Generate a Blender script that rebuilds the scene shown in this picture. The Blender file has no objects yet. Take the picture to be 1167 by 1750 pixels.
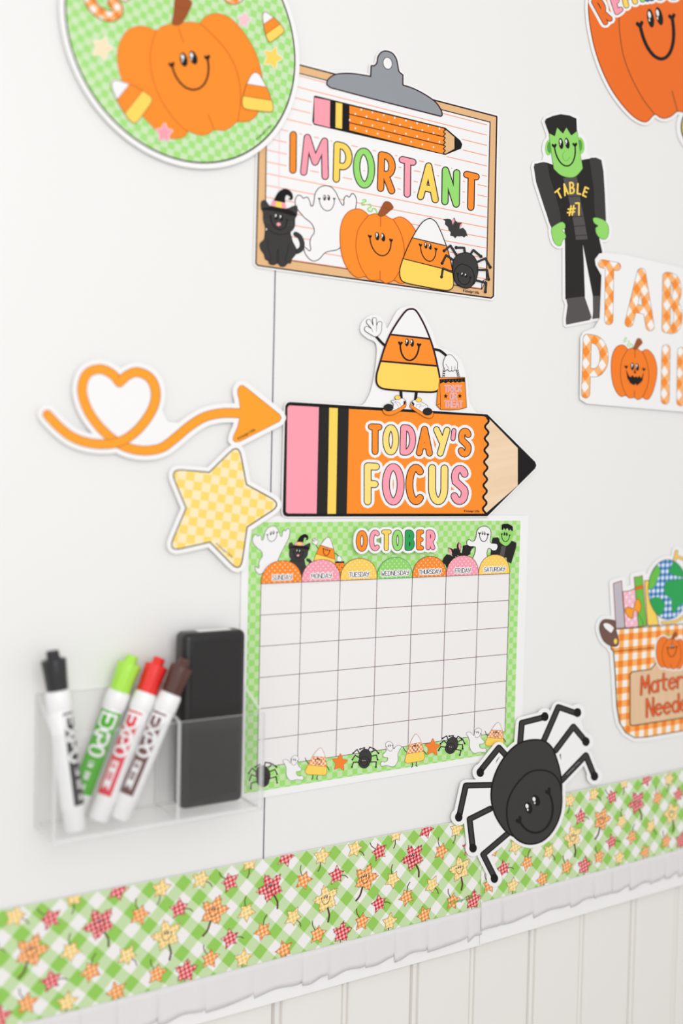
import bpy, math, random
import numpy as np
from mathutils import Vector, Matrix
from mathutils.geometry import delaunay_2d_cdt
random.seed(4)
# ------------------------------------------------------------------ camera, sky, lamps, exposure
SC = bpy.context.scene
COL = SC.collection
S = 0.70                       # distance from the lens to the wall plane (y = 0)
CZ = 1.25                      # camera height above the floor
FPX, YAW, PIT, ROL = 1800.0, -0.56565, -0.037665, 0.022754
def _axes(y, p, r):
    cy, sy, cp, sp, cr, sr = math.cos(y), math.sin(y), math.cos(p), math.sin(p), math.cos(r), math.sin(r)
    fx = np.array([cy, sy, 0]); f0 = np.array([-sy, cy, 0]); up0 = np.array([0, 0, 1.])
    fw = f0*cp + up0*sp; up = up0*cp - f0*sp
    R = fx*cr + up*sr
    return R, up*cr - fx*sr, fw
AR, AU, AF = _axes(YAW, PIT, ROL)
cam = bpy.data.cameras.new('camera'); camo = bpy.data.objects.new('camera', cam); COL.objects.link(camo)
camo.matrix_world = Matrix(((AR[0], AU[0], -AF[0], 0), (AR[1], AU[1], -AF[1], -S), (AR[2], AU[2], -AF[2], CZ), (0, 0, 0, 1)))
cam.sensor_fit = 'AUTO'; cam.sensor_width = 36.0; cam.lens = FPX/1750*36
cam.clip_start = 0.01
cam.dof.use_dof = True; cam.dof.focus_distance = 0.88; cam.dof.aperture_fstop = 2.4
SC.camera = camo
SC.view_settings.view_transform = 'Standard'; SC.view_settings.look = 'None'
SC.view_settings.exposure = 0.09; SC.view_settings.gamma = 1.0; SC.view_settings.use_curve_mapping = False
wd = bpy.data.worlds.new('daylight'); SC.world = wd; wd.use_nodes = True
wd.node_tree.nodes['Background'].inputs[0].default_value = (0.99, 0.99, 0.988, 1)
wd.node_tree.nodes['Background'].inputs[1].default_value = 0.74
def area(name, loc, target, sx, sy, watts, col):
    l = bpy.data.lights.new(name, 'AREA'); l.shape = 'RECTANGLE'; l.size = sx; l.size_y = sy; l.energy = watts; l.color = col
    o = bpy.data.objects.new(name, l); COL.objects.link(o); o.location = loc
    o.rotation_euler = (Vector(target)-Vector(loc)).to_track_quat('-Z', 'Y').to_euler()
    return o
area('window_light', (0.02, -1.30, 1.55), (0.45, 0, 1.22), 0.9, 0.9, 7.2, (0.95, 0.975, 1.0))

SC.cycles.transparent_max_bounces = 32
# ------------------------------------------------------------------ photograph plane <-> wall plane
def W(px, py, h=0.0):                      # a photo pixel -> (x, z) on the plane h metres in front of the wall
    d = AF + (px-583.5)/FPX*AR - (py-875)/FPX*AU
    t = (S-h)/d[1]
    return d[0]*t, d[2]*t + CZ
def PJ(x, z, h=0.0):                       # (x, z) on that plane -> photo pixel
    D = np.array([x, S-h, z-CZ]); w = D@AF
    return 583.5 + FPX*(D@AR)/w, 875 - FPX*(D@AU)/w
HW = 0.001
def FR(o, r, u):                           # wall-plane affine frame from three pixels: origin, +u end, +v end
    O = np.array(W(*o, HW)); A = np.array(W(*r, HW))-O; B = np.array(W(*u, HW))-O
    return lambda a, b: PJ(*(O + a*A + b*B), HW)
def ZT(ox, oy, s):
    return lambda a, b: (ox + a/s, oy + b/s)
def AFF(src, dst):                         # image-space affine from three correspondences
    M = np.array([[x, y, 1] for x, y in src], float); D = np.array(dst, float)
    K = np.linalg.solve(M, D)
    return lambda a, b: tuple(np.array([a, b, 1.])@K)
def T(f, pts): return [f(a, b) for a, b in pts]

# ------------------------------------------------------------------ materials
def lin(c):
    c = c/255.0
    return c/12.92 if c <= 0.04045 else ((c+0.055)/1.055)**2.4
def rgb(c): return (lin(c[0]), lin(c[1]), lin(c[2]), 1)
MATS = {}
def mat(name, c, rough=0.5, spec=0.25, **kw):
    if name in MATS: return MATS[name]
    m = bpy.data.materials.new(name); m.use_nodes = True
    b = m.node_tree.nodes['Principled BSDF']
    b.inputs['Base Color'].default_value = rgb(c); b.inputs['Roughness'].default_value = rough
    b.inputs['Specular IOR Level'].default_value = spec
    for k, v in kw.items(): b.inputs[k.replace('_', ' ')].default_value = v
    MATS[name] = m
    return m
class NT:
    def __init__(s, m): s.t = m.node_tree; s.b = s.t.nodes['Principled BSDF']
    def n(s, typ, *ins, **at):
        o = s.t.nodes.new(typ)
        for k, v in at.items(): setattr(o, k, v)
        for i, v in enumerate(ins):
            if v is None: continue
            if isinstance(v, (int, float, tuple)): o.inputs[i].default_value = v
            else: s.t.links.new(v, o.inputs[i])
        return o
    def m(s, op, *ins): return s.n('ShaderNodeMath', *ins, operation=op).outputs[0]
    def mix(s, f, a, b):
        o = s.t.nodes.new('ShaderNodeMix'); o.data_type = 'RGBA'
        for i, v in ((0, f), (6, a), (7, b)):
            if isinstance(v, (int, float, tuple)): o.inputs[i].default_value = v
            else: s.t.links.new(v, o.inputs[i])
        return o.outputs[2]
    def uv(s, ang=0, ox=0, oz=0):           # paper coordinates in metres (UV), rotated
        t = s.n('ShaderNodeUVMap').outputs[0]
        x, y, _ = s.n('ShaderNodeSeparateXYZ', t).outputs
        x = s.m('SUBTRACT', x, ox); y = s.m('SUBTRACT', y, oz)
        c, si = math.cos(ang), math.sin(ang)
        return (s.m('ADD', s.m('MULTIPLY', x, c), s.m('MULTIPLY', y, si)), s.m('SUBTRACT', s.m('MULTIPLY', y, c), s.m('MULTIPLY', x, si)))
    def half(s, x, p): return s.m('LESS_THAN', s.m('FRACT', s.m('DIVIDE', x, p)), 0.5)
    def out(s, col): s.t.links.new(col, s.b.inputs['Base Color'])
def checks(name, c1, c2, px, pz, ox, oz, ang=0):
    m = mat(name, c1); k = NT(m); u, v = k.uv(ang, ox, oz)
    a, b = k.half(u, 2*px), k.half(v, 2*pz)
    k.out(k.mix(k.m('ABSOLUTE', k.m('SUBTRACT', a, b)), rgb(c2), rgb(c1)))
    return m
def gingham(name, white, light, dark, p, ox, oz, ang):
    m = mat(name, light); k = NT(m); u, v = k.uv(ang, ox, oz)
    a, b = k.half(k.m('ADD', u, p/4), p), k.half(k.m('ADD', v, p/4), p)
    k.out(k.mix(k.m('MULTIPLY', a, b), k.mix(k.m('MAXIMUM', a, b), rgb(white), rgb(light)), rgb(dark)))
    return m
def dots(name, c, cd, p, r, ox=0, oz=0, ang=math.pi/4):
    m = mat(name, c); k = NT(m); u, v = k.uv(ang, ox, oz)
    f = [k.m('SUBTRACT', k.m('FRACT', k.m('DIVIDE', x, p)), 0.5) for x in (u, v)]
    d = k.m('ADD', k.m('MULTIPLY', f[0], f[0]), k.m('MULTIPLY', f[1], f[1]))
    k.out(k.mix(k.m('LESS_THAN', d, (r/p)**2), rgb(c), rgb(cd)))
    return m
def wood(name, c1, c2, sc=60, ang=0.2):
    m = mat(name, c1); k = NT(m); u, v = k.uv(ang)
    vec = k.n('ShaderNodeCombineXYZ', k.m('MULTIPLY', u, sc), k.m('MULTIPLY', v, sc*0.06), 0.0).outputs[0]
    n = k.n('ShaderNodeTexNoise', vec, noise_dimensions='3D'); n.inputs['Scale'].default_value = 3.0; n.inputs['Detail'].default_value = 3
    k.out(k.mix(n.outputs[0], rgb(c1), rgb(c2)))
    return m
white = mat('card_white', (247, 245, 243), 0.45, 0.3)
cellw = mat('calendar_white', (243, 239, 236), 0.4, 0.3)
black = mat('ink_black', (26, 23, 23), 0.5, 0.15)
plum = mat('ink_plum', (54, 26, 38), 0.5, 0.15)
char = mat('ink_charcoal', (64, 62, 61), 0.6, 0.12)
dchar = mat('ink_dark_charcoal', (43, 41, 40), 0.6, 0.12)
mchar = mat('ink_grey_charcoal', (88, 84, 84), 0.6, 0.12)
orange = mat('ink_orange', (255, 143, 38), 0.5)
dorange = mat('ink_deep_orange', (243, 112, 28), 0.5)
oline = mat('ink_rust_line', (205, 92, 22), 0.5)
dline = mat('ink_brown_line', (150, 70, 20), 0.5)
pink = mat('ink_pink', (255, 161, 176), 0.5)
yellow = mat('ink_yellow', (255, 216, 96), 0.5)
pyellow = mat('ink_pale_yellow', (255, 226, 128), 0.5)
green = mat('ink_green', (152, 222, 112), 0.5)
dgreen = mat('ink_deep_green', (40, 165, 84), 0.5)
skin = mat('ink_monster_green', (152, 220, 108), 0.5)
skin2 = mat('ink_monster_green_dark', (88, 160, 70), 0.5)
grey = mat('ink_grey', (150, 153, 158), 0.5)
tan = mat('ink_tan', (232, 186, 134), 0.5)
brown = mat('ink_brown', (160, 84, 36), 0.5)
umber = mat('ink_umber', (90, 62, 46), 0.5)
mauve = mat('ink_mauve_brown', (118, 84, 76), 0.5)
rule = mat('ink_rule_orange', (250, 156, 116), 0.5)
prule = mat('ink_rule_pink', (250, 190, 205), 0.5)
aorange = mat('ink_amber', (255, 163, 42), 0.5)
ghostw = mat('ink_white', (246, 244, 243), 0.5)
lav = mat('ink_lilac_grey', (196, 188, 196), 0.5)
cream = mat('ink_cream', (255, 228, 190), 0.5)
ppink = mat('ink_pale_pink', (248, 200, 205), 0.5)
blue = mat('ink_blue', (40, 110, 180), 0.5)

# ------------------------------------------------------------------ flat shapes (in photo pixels, then laid on their own plane)
def cat(pts, closed=True, n=5):            # Catmull-Rom
    P = [np.array(p, float) for p in pts]; N = len(P); out = []
    rng = range(N) if closed else range(N-1)
    for i in rng:
        g = (lambda j: P[j % N]) if closed else (lambda j: P[min(max(j, 0), N-1)])
        a, b, c, d = g(i-1), g(i), g(i+1), g(i+2)
        for k in range(n):
            t = k/n
            out.append(tuple(0.5*((2*b) + (c-a)*t + (2*a-5*b+4*c-d)*t*t + (3*b-a-3*c+d)*t**3)))
    if not closed: out.append(tuple(P[-1]))
    return out
def ell(cx, cy, rx, ry, n=24, ang=0):
    c, s = math.cos(ang), math.sin(ang)
    return [(cx+rx*math.cos(t)*c-ry*math.sin(t)*s, cy+rx*math.cos(t)*s+ry*math.sin(t)*c) for t in (2*math.pi*i/n for i in range(n))]
def stroke(pts, w, closed=False, cap=10):  # px polyline -> list of polygons
    P = []
    for p in pts:
        p = np.array(p, float)
        if not P or np.hypot(*(p-P[-1])) > 0.05: P.append(p)
    if closed and len(P) > 2 and np.hypot(*(P[0]-P[-1])) <= 0.05: P.pop()
    N = len(P); r = w/2; out = []
    if N == 1: return [ell(P[0][0], P[0][1], r, r, cap)]
    seg = N if closed else N-1
    D = []
    for i in range(seg):
        d = P[(i+1) % N]-P[i]; D.append(d/np.hypot(*d))
    L = [None]*seg; R_ = [None]*seg            # per segment (start,end) offsets
    for i in range(seg): L[i] = [None, None]; R_[i] = [None, None]
    for i in range(N):
        pi, ni = (i-1, i)
        if closed: pi %= seg
        if not closed and i in (0, N-1):
            d = D[0] if i == 0 else D[-1]; nrm = np.array([-d[1], d[0]])
            k = 0 if i == 0 else seg-1; e = 0 if i == 0 else 1
            L[k][e] = P[i]+nrm*r; R_[k][e] = P[i]-nrm*r
            if cap: out.append(ell(P[i][0], P[i][1], r, r, cap, math.atan2(d[1], d[0])))
            continue
        a, b = D[pi], D[ni]; dot = float(a@b)
        if dot > 0.55:
            nm = np.array([-(a+b)[1], (a+b)[0]]); nm /= np.hypot(*nm); k = r/max(0.3, float(nm@np.array([-a[1], a[0]])))
            L[pi][1] = L[ni][0] = P[i]+nm*k; R_[pi][1] = R_[ni][0] = P[i]-nm*k
        else:
            na, nb = np.array([-a[1], a[0]]), np.array([-b[1], b[0]])
            L[pi][1] = P[i]+na*r; R_[pi][1] = P[i]-na*r; L[ni][0] = P[i]+nb*r; R_[ni][0] = P[i]-nb*r
            out.append(ell(P[i][0], P[i][1], r, r, 12))
    for i in range(seg):
        q = [L[i][0], L[i][1], R_[i][1], R_[i][0]]
        cs = [(q[(k+1) % 4][0]-q[k][0])*(q[(k+2) % 4][1]-q[(k+1) % 4][1])-(q[(k+1) % 4][1]-q[k][1])*(q[(k+2) % 4][0]-q[(k+1) % 4][0]) for k in range(4)]
        if min(cs) < 0 < max(cs):           # pinched at a tight bend: plain rectangle and round joints instead
            a, b = P[i], P[(i+1) % N]; nn = np.array([-D[i][1], D[i][0]])*r
            q = [a+nn, b+nn, b-nn, a-nn]; out.append(ell(a[0], a[1], r, r, 10)); out.append(ell(b[0], b[1], r, r, 10))
        out.append([tuple(v) for v in q])
    return out
def tri(polys, holes=(), clip=None):       # union of polygons minus holes, inside clip -> verts, tris
    V, Fc = [], []
    for pl in list(polys)+list(holes)+([clip] if clip else []):
        if len(pl) < 3: continue
        ar = sum(pl[i-1][0]*pl[i][1]-pl[i][0]*pl[i-1][1] for i in range(len(pl)))
        if ar < 0: pl = pl[::-1]
        Fc.append(list(range(len(V), len(V)+len(pl)))); V += [Vector((float(a), float(b))) for a, b in pl]
    np_, nh = len([p for p in polys if len(p) > 2]), len(holes)
    vs, _, fs, _, _, of = delaunay_2d_cdt(V, [], Fc, 1, 1e-4)
    keep = []
    for f, o in zip(fs, of):
        if not any(i < np_ for i in o): continue
        if any(np_ <= i < np_+nh for i in o): continue
        if clip and (np_+nh) not in o: continue
        keep.append(f)
    return [(v[0], v[1]) for v in vs], keep
DH = 0.00005
class Sheet:
    """one flat printed piece: every layer is real geometry on its own height in front of the wall"""
    def __init__(s, h): s.h = h; s.V = []; s.F = []; s.M = []; s.ms = []; s.fixed = None
    def mi(s, m):
        if m not in s.ms: s.ms.append(m)
        return s.ms.index(m)
    def add(s, polys, m, holes=(), clip=None, step=1, depth=None):
        if polys and not isinstance(polys[0][0], (tuple, list, np.ndarray)): polys = [polys]
        s.h += DH*step
        vs, fs = tri(polys, holes, clip)
        if not fs: return s
        used = {}; base = len(s.V)
        for f in fs:
            for i in f:
                if i not in used:
                    used[i] = base+len(used); x, z = W(vs[i][0], vs[i][1], s.h); s.V.append((x, -s.h, z))
        k = s.mi(m); edge = {}
        for f in fs:
            f = [used[i] for i in f]
            a, b, c = (s.V[i] for i in f[:3])
            if (b[0]-a[0])*(c[2]-a[2])-(b[2]-a[2])*(c[0]-a[0]) < 0: f = f[::-1]
            s.F.append(tuple(f)); s.M.append(k)
            for i in range(len(f)):
                e = (f[i], f[(i+1) % len(f)])
                if (e[1], e[0]) in edge: del edge[(e[1], e[0])]
                else: edge[e] = 1
        if depth:                           # extrude towards the wall
            bk = {}
            for a, b in edge:
                for i in (a, b):
                    if i not in bk:
                        bk[i] = len(s.V); x, y, z = s.V[i]; s.V.append((x, y+depth, z))
                s.F.append((b, a, bk[a], bk[b])); s.M.append(k)
        return s
    def fill(s, pts, m, **k): return s.add([pts], m, **k)
    def line(s, pts, w, m, closed=False, **k): return s.add(stroke(pts, w, closed), m, **k)
    def outlined(s, pts, m, ml, w, **k):
        s.add([pts]+stroke(pts, w, True), ml, **{a: b for a, b in k.items() if a != 'holes'})
        return s.add([pts], m, holes=stroke(pts, w, True), **{a: b for a, b in k.items() if a != 'holes'})
    def build(s, name, parent, label=None, under=None):
        O = parent.location; me = bpy.data.meshes.new(name)
        me.from_pydata([(x-O.x, y-O.y, z-O.z) for x, y, z in s.V], [], s.F)
        for m in s.ms: me.materials.append(m)
        me.polygons.foreach_set('material_index', s.M)
        uv = me.uv_layers.new(name='UVMap'); co = [(x, z) for x, y, z in s.V]
        buf = []
        for l in me.loops: buf += co[l.vertex_index]
        uv.data.foreach_set('uv', buf)
        o = bpy.data.objects.new(name, me); COL.objects.link(o); o.parent = under or parent
        if label: o['label'] = label
        return o
def thing(name, label, ctg, px=None, loc=None, group=None):
    o = bpy.data.objects.new(name, None); COL.objects.link(o); o.empty_display_size = 0.02
    if px is not None:
        x, z = W(*px); loc = (x, 0, z)
    o.location = loc; o['label'] = label; o['category'] = ctg
    if group: o['group'] = group
    return o
def card(parent, polys, margin, top, thick=0.0005, m=white, name='backing_card', extra=()):
    sh = Sheet(top-DH); ps = []
    for p in polys: ps += [p]+stroke(p, 2*margin, True)
    sh.add(ps+list(extra), m, depth=thick)
    return sh.build(name, parent)

# ------------------------------------------------------------------ lettering: skeleton strokes in a unit box
def arc(cx, cy, rx, ry, a0, a1, n=10):
    return [(cx+rx*math.cos(math.radians(a0+(a1-a0)*i/n)), cy+ry*math.sin(math.radians(a0+(a1-a0)*i/n))) for i in range(n+1)]
G = {
 'A': [[(0, 0), (.5, 1), (1, 0)], [(.18, .3), (.82, .3)]],
 'B': [[(0, 0), (0, 1)], [(0, 1), (.35, 1)]+arc(.4, .76, .48, .24, 90, -90, 8)+[(0, .52)], [(0, .52), (.4, .52)]+arc(.45, .26, .55, .26, 90, -90, 8)+[(0, 0)]],
 'C': [arc(.55, .5, .55, .5, 52, 308, 16)],
 'D': [[(0, 0), (0, 1), (.3, 1)]+arc(.3, .5, .7, .5, 85, -85, 14)+[(.3, 0), (0, 0)]],
 'E': [[(1, 1), (0, 1), (0, 0), (1, 0)], [(0, .52), (.85, .52)]],
 'F': [[(1, 1), (0, 1), (0, 0)], [(0, .5), (.85, .5)]],
 'G': [arc(.52, .5, .52, .5, 50, 330, 16)+[(1, .42), (.6, .42)]],
 'H': [[(0, 0), (0, 1)], [(1, 0), (1, 1)], [(0, .5), (1, .5)]],
 'I': [[(.5, 0), (.5, 1)]],
 'K': [[(0, 0), (0, 1)], [(1, 1), (0, .42)], [(.3, .58), (1, 0)]],
 'L': [[(0, 1), (0, 0), (1, 0)]],
 'M': [[(0, 0), (.1, 1), (.5, .35), (.9, 1), (1, 0)]],
 'N': [[(0, 0), (0, 1), (1, 0), (1, 1)]],
 'O': [arc(.5, .5, .5, .5, 0, 360, 24)],
 'P': [[(0, 0), (0, 1), (.4, 1)]+arc(.4, .7, .6, .3, 85, -85, 12)+[(.4, .4), (0, .4)]],
 'R': [[(0, 0), (0, 1), (.4, 1)]+arc(.4, .72, .58, .28, 85, -85, 12)+[(.4, .44), (0, .44)], [(.4, .44), (1, 0)]],
 'S': [arc(.55, .745, .45, .255, 25, 180, 9)+[(.16, .6), (.5, .5), (.88, .38)]+arc(.5, .255, .48, .255, 12, -155, 9)],
 'T': [[(0, 1), (1, 1)], [(.5, 1), (.5, 0)]],
 'U': [[(0, 1), (0, .42)]+arc(.5, .4, .5, .4, 185, 355, 12)+[(1, .42), (1, 1)]],
 'V': [[(0, 1), (.5, 0), (1, 1)]],
 'W': [[(0, 1), (.2, 0), (.5, .6), (.8, 0), (1, 1)]],
 'X': [[(0, 0), (1, 1)], [(0, 1), (1, 0)]],
 'Y': [[(0, 1), (.5, .5)], [(1, 1), (.35, 0)]],
 'y': [[(0, 1), (.12, .6), (.5, .5), (.9, .62)], [(1, 1), (.85, .3), (.5, 0), (.15, .1)]],
 "'": [[(.6, 1), (.3, .0)]],
 '#': [[(.3, 0), (.4, 1)], [(.68, 0), (.78, 1)], [(0, .32), (.95, .32)], [(.05, .68), (1, .68)]],
 '7': [[(0, 1), (1, 1), (.75, 0)]],
 'a': [arc(.5, .3, .5, .3, 0, 360, 14), [(1, .62), (1, 0)]],
 'c': [arc(.55, .3, .5, .3, 50, 310, 12)],
 'd': [arc(.5, .3, .5, .3, 0, 360, 14), [(1, 1), (1, 0)]],
 'e': [[(0, .32), (1, .36)]+arc(.5, .3, .5, .3, 15, 320, 14)],
 'g': [arc(.5, .3, .5, .3, 0, 360, 14), [(1, .6), (1, -.15), (.5, -.32), (0, -.2)]],
 'h': [[(0, 1), (0, 0)], [(0, .4), (.5, .6), (1, .4), (1, 0)]],
 'i': [[(.5, .6), (.5, 0)], [(.5, .85), (.5, .87)]],
 'l': [[(.5, 1), (.5, 0)]],
 'm': [[(0, .6), (0, 0)], [(0, .4), (.3, .6), (.5, .4), (.5, 0)], [(.5, .4), (.8, .6), (1, .4), (1, 0)]],
 'n': [[(0, .6), (0, 0)], [(0, .4), (.5, .6), (1, .4), (1, 0)]],
 'o': [arc(.5, .3, .5, .3, 0, 360, 14)],
 'r': [[(0, .6), (0, 0)], [(0, .4), (.4, .6), (.9, .55)]],
 's': [[(.95, .52), (.5, .6), (.1, .45), (.85, .2), (.5, 0), (.05, .1)]],
 't': [[(.5, .95), (.5, .1), (.9, 0)], [(0, .6), (1, .6)]],
 'w': [[(0, .6), (.25, 0), (.5, .5), (.75, 0), (1, .6)]],
 'v': [[(0, .6), (.5, 0), (1, .6)]],
 '(c)': [arc(.5, .5, .5, .5, 0, 360, 12), arc(.5, .5, .2, .2, 50, 310, 6)],
}
def glyph(ch, bl, br, tl, w):              # -> pixel polylines, inset so that a stroke of w px fills the box
    f = FR(bl, br, tl)
    wx = math.hypot(br[0]-bl[0], br[1]-bl[1]); hy = math.hypot(tl[0]-bl[0], tl[1]-bl[1])
    ix, iy = min(.49, w/2/wx), min(.49, w/2/hy)
    return [[f(ix+a*(1-2*ix), iy+b*(1-2*iy)) for a, b in st] for st in G[ch]]
def strokes(lines, w, cap=10):
    o = []
    for l in lines:
        cl = len(l) > 4 and math.hypot(l[0][0]-l[-1][0], l[0][1]-l[-1][1]) < 0.2
        o += stroke(l[:-1] if cl else l, w, cl, cap)
    return o
def title(parent, z, letters, w, h, margin=4, ol=0.9, out=black, name='letter', back=True, backthick=0.0004, backmat=white):
    """letters: (char, material, BL, BR, TL) in zoom coordinates"""
    sk = []
    for L in letters:
        ww = L[5] if len(L) > 5 else w
        sk.append((L[0], L[1], glyph(L[0], z(*L[2]), z(*L[3]), z(*L[4]), ww), ww))
    bk = None
    if back:
        sh = Sheet(h); ps = []
        for c, m, g, ww in sk: ps += strokes(g, ww+2*margin)
        sh.add(ps, backmat, depth=backthick); bk = sh.build('title_backing', parent); h = sh.h
    for c, m, g, ww in sk:
        sh = Sheet(h)
        if out: sh.add(strokes(g, ww), out)
        sh.add(strokes(g, ww-2*ol), m); sh.build(name, parent, under=bk)
    return h
def text(sh, s, a, b, top, m, w, halo=None, hm=None, widths=None, gap=0.28, fat=1.0):
    """one printed line from baseline pixel a to b, cap height reaching pixel top (above a)"""
    adv = [0.5 if c in "Iil' " else (1.25 if c in 'MWmw' else 1.0) for c in s]
    tot = sum(adv)+gap*(len(s)-1); x = 0; f = FR(a, b, top); L = []
    for c, d in zip(s, adv):
        if c != ' ':
            L += [[f((x+p*d)/tot, q) for p, q in st] for st in G['(c)' if c == '@' else c]]
        x += d+gap
    if halo: sh.add(strokes(L, w+halo), hm or white)
    sh.add(strokes(L, w, 6), m)
    return sh
def copyright_line(parent, a, b, top, m, h):
    sh = Sheet(h); text(sh, '@ Schoolgirl Style', a, b, top, m, 0.55, gap=0.35); sh.build('small_print', parent)
def heart(c, r, up=-1):
    x, y = c
    return [(x, y+r), (x-.95*r, y-.05*r), (x-1.0*r, y-.6*r), (x-.55*r, y-.95*r), (x, y-.5*r), (x+.55*r, y-.95*r), (x+1.0*r, y-.6*r), (x+.95*r, y-.05*r)]
def face(sh, L, R, Bt, w, m=black, eye=1.0, hw=None, shine=True, mouth=True):
    """smiling face: L, R ends of the smile, Bt its lowest point (pixels)"""
    w *= 1.15; C = ((L[0]+R[0])/2, (L[1]+R[1])/2); f = FR(C, R, Bt)
    U = [(-1, -.02), (-.95, .3), (-.8, .6), (-.55, .84), (-.25, .97), (0, 1), (.25, .97), (.55, .84), (.8, .6), (.95, .3), (1, -.02)]
    P = [] if not mouth else stroke(cat(T(f, U), False, 3), w)
    hr = hw or w*1.9
    kk = math.hypot(R[0]-C[0], R[1]-C[1])/max(1e-3, math.hypot(Bt[0]-C[0], Bt[1]-C[1]))
    fh = lambda cx, s: cat([f(cx+a*s, b*s*kk-.06) for a, b in ((0, .9), (-.75, .15), (-.95, -.45), (-.5, -.85), (0, -.4), (.5, -.85), (.95, -.45), (.75, .15))], True, 3)
    rr = hr/max(1e-3, math.hypot(R[0]-C[0], R[1]-C[1]))
    P += [fh(-1, rr), fh(1, rr)]
    e = [[f(cx*1.0+rx*math.cos(t)*math.cos(an)-ry*math.sin(t)*math.sin(an), -.16+rx*math.cos(t)*math.sin(an)+ry*math.sin(t)*math.cos(an)) for t in (2*math.pi*i/18 for i in range(18))]
         for cx, rx, ry, an in ((-.3*eye, .2*eye, .26*eye, .05), (.24*eye, .2*eye, .26*eye, -.3))]
    sh.add(P+e, m)
    if shine:
        q = []
        for cx in (-.33*eye, .17*eye):
            q.append([f(cx+.085*eye*math.cos(t), -.26+.095*eye*math.sin(t)) for t in (2*math.pi*i/10 for i in range(10))])
            q.append([f(cx-.06*eye+.04*math.cos(t), -.12+.045*math.sin(t)) for t in (2*math.pi*i/8 for i in range(8))])
        sh.add(q, ghostw)
    return sh

# ------------------------------------------------------------------ setting
def box(name, x0, x1, y0, y1, z0, z1, m, parent=None, bevel=0.0, kind=None, seg=2):
    cx, cy, cz = (x0+x1)/2, (y0+y1)/2, (z0+z1)/2
    me = bpy.data.meshes.new(name)
    v = [(x, y, z) for x in (x0-cx, x1-cx) for y in (y0-cy, y1-cy) for z in (z0-cz, z1-cz)]
    me.from_pydata(v, [], [(0, 1, 3, 2), (4, 6, 7, 5), (0, 4, 5, 1), (2, 3, 7, 6), (0, 2, 6, 4), (1, 5, 7, 3)])
    me.materials.append(m)
    o = bpy.data.objects.new(name, me); COL.objects.link(o)
    P = parent.location if parent else Vector((0, 0, 0))
    o.location = Vector((cx, cy, cz))-P
    if parent: o.parent = parent
    if bevel:
        b = o.modifiers.new('b', 'BEVEL'); b.width = bevel; b.segments = seg; b.limit_method = 'NONE'
        for p in me.polygons: p.use_smooth = True
        if seg < 3: 
            b.harden_normals = True
    if kind: o['kind'] = kind
    return o
def mesh(name, V, F, m, parent=None, smooth=False, mi=None):
    me = bpy.data.meshes.new(name); P = parent.location if parent else Vector((0, 0, 0))
    me.from_pydata([(v[0]-P.x, v[1]-P.y, v[2]-P.z) for v in V], [], F)
    for q in (m if isinstance(m, list) else [m]): me.materials.append(q)
    if mi: me.polygons.foreach_set('material_index', mi)
    if smooth:
        for p in me.polygons: p.use_smooth = True
    o = bpy.data.objects.new(name, me); COL.objects.link(o)
    if parent: o.parent = parent
    return o
boardm = mat('whiteboard_enamel', (241, 239, 236), 0.35, 0.35)
plankm = mat('painted_planks', (240, 236, 231), 0.55, 0.3)
k = NT(plankm); tc = k.n('ShaderNodeTexCoord').outputs['Object']
mp = k.n('ShaderNodeMapping', tc); mp.inputs['Scale'].default_value = (260, 260, 14)
nz = k.n('ShaderNodeTexNoise', mp.outputs[0]); nz.inputs['Scale'].default_value = 1.0; nz.inputs['Detail'].default_value = 4
bp = k.n('ShaderNodeBump'); bp.inputs['Strength'].default_value = 0.12; bp.inputs['Distance'].default_value = 0.0006
k.t.links.new(nz.outputs[0], bp.inputs['Height']); k.t.links.new(bp.outputs[0], k.b.inputs['Normal'])
seamm = mat('seam_dark_line', (92, 84, 110), 0.7)  # dark purplish line of the joint between the two panels
wall = bpy.data.objects.new('wall_back', None); COL.objects.link(wall); wall.location = (0.5, 0.02, 0); wall['kind'] = 'structure'
XL, XR = -1.3, 2.6
ZB = W(700, 1600)[1]
sx = (W(471, 465)[0]+W(450, 1470)[0])/2
for i, (a, b) in enumerate(((XL, sx-.0005), (sx+.0005, XR))):
    box('wall_panel', a, b, 0, .012, ZB, 2.7, boardm, wall, .0005)
box('panel_seam', sx-.0005, sx+.0005, .0006, .012, ZB, 2.7, seamm, wall)
box('wall_core', XL, XR, .012, .12, 0, 2.7, plankm, wall)
# tongue and groove planks: bead at the joint, bead in the middle
PW = 0.1332; xj = W(909.6, 1586)[0]
prof = [(0, .0075), (.0012, .0075), (.0020, .0050), (.0036, .0012), (.0058, .0002), (.0078, .0012), (.0090, .0042), (.0102, .0010), (.0114, 0),
        (.0640, 0), (.0650, .0010), (.0658, .0034), (.0668, .0012), (.0684, .0002), (.0700, .0012), (.0710, .0034), (.0718, .0010), (.0728, 0), (.1324, 0), (.1332, .0006)]
for kx in range(-11, 15):
    x0 = xj+kx*PW-.0022
    if x0 < XL or x0+PW > XR: continue
    V, F = [], []
    for dx, dy in prof:
        V += [(x0+dx, .0020+dy, 0.0), (x0+dx, .0020+dy, ZB)]
    n = len(prof)
    for i in range(n-1): F.append((2*i, 2*i+2, 2*i+3, 2*i+1))
    V += [(x0, .0119, 0), (x0, .0119, ZB), (x0+PW, .0119, 0), (x0+PW, .0119, ZB)]
    b = 2*n
    F += [(b, 0, 1, b+1), (2*n-2, b+2, b+3, 2*n-1), (b, b+1, b+3, b+2)]
    F += [tuple([1+2*i for i in range(n)]+[b+3, b+1]), tuple([2*i for i in range(n-1, -1, -1)]+[b, b+2])]
    o = mesh('plank', V, F, plankm, wall)
fl = box('floor', XL, XR, -4.0, .12, -.05, 0, mat('floor_pale_vinyl', (205, 202, 198), 0.5), None, 0, 'structure')

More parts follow.
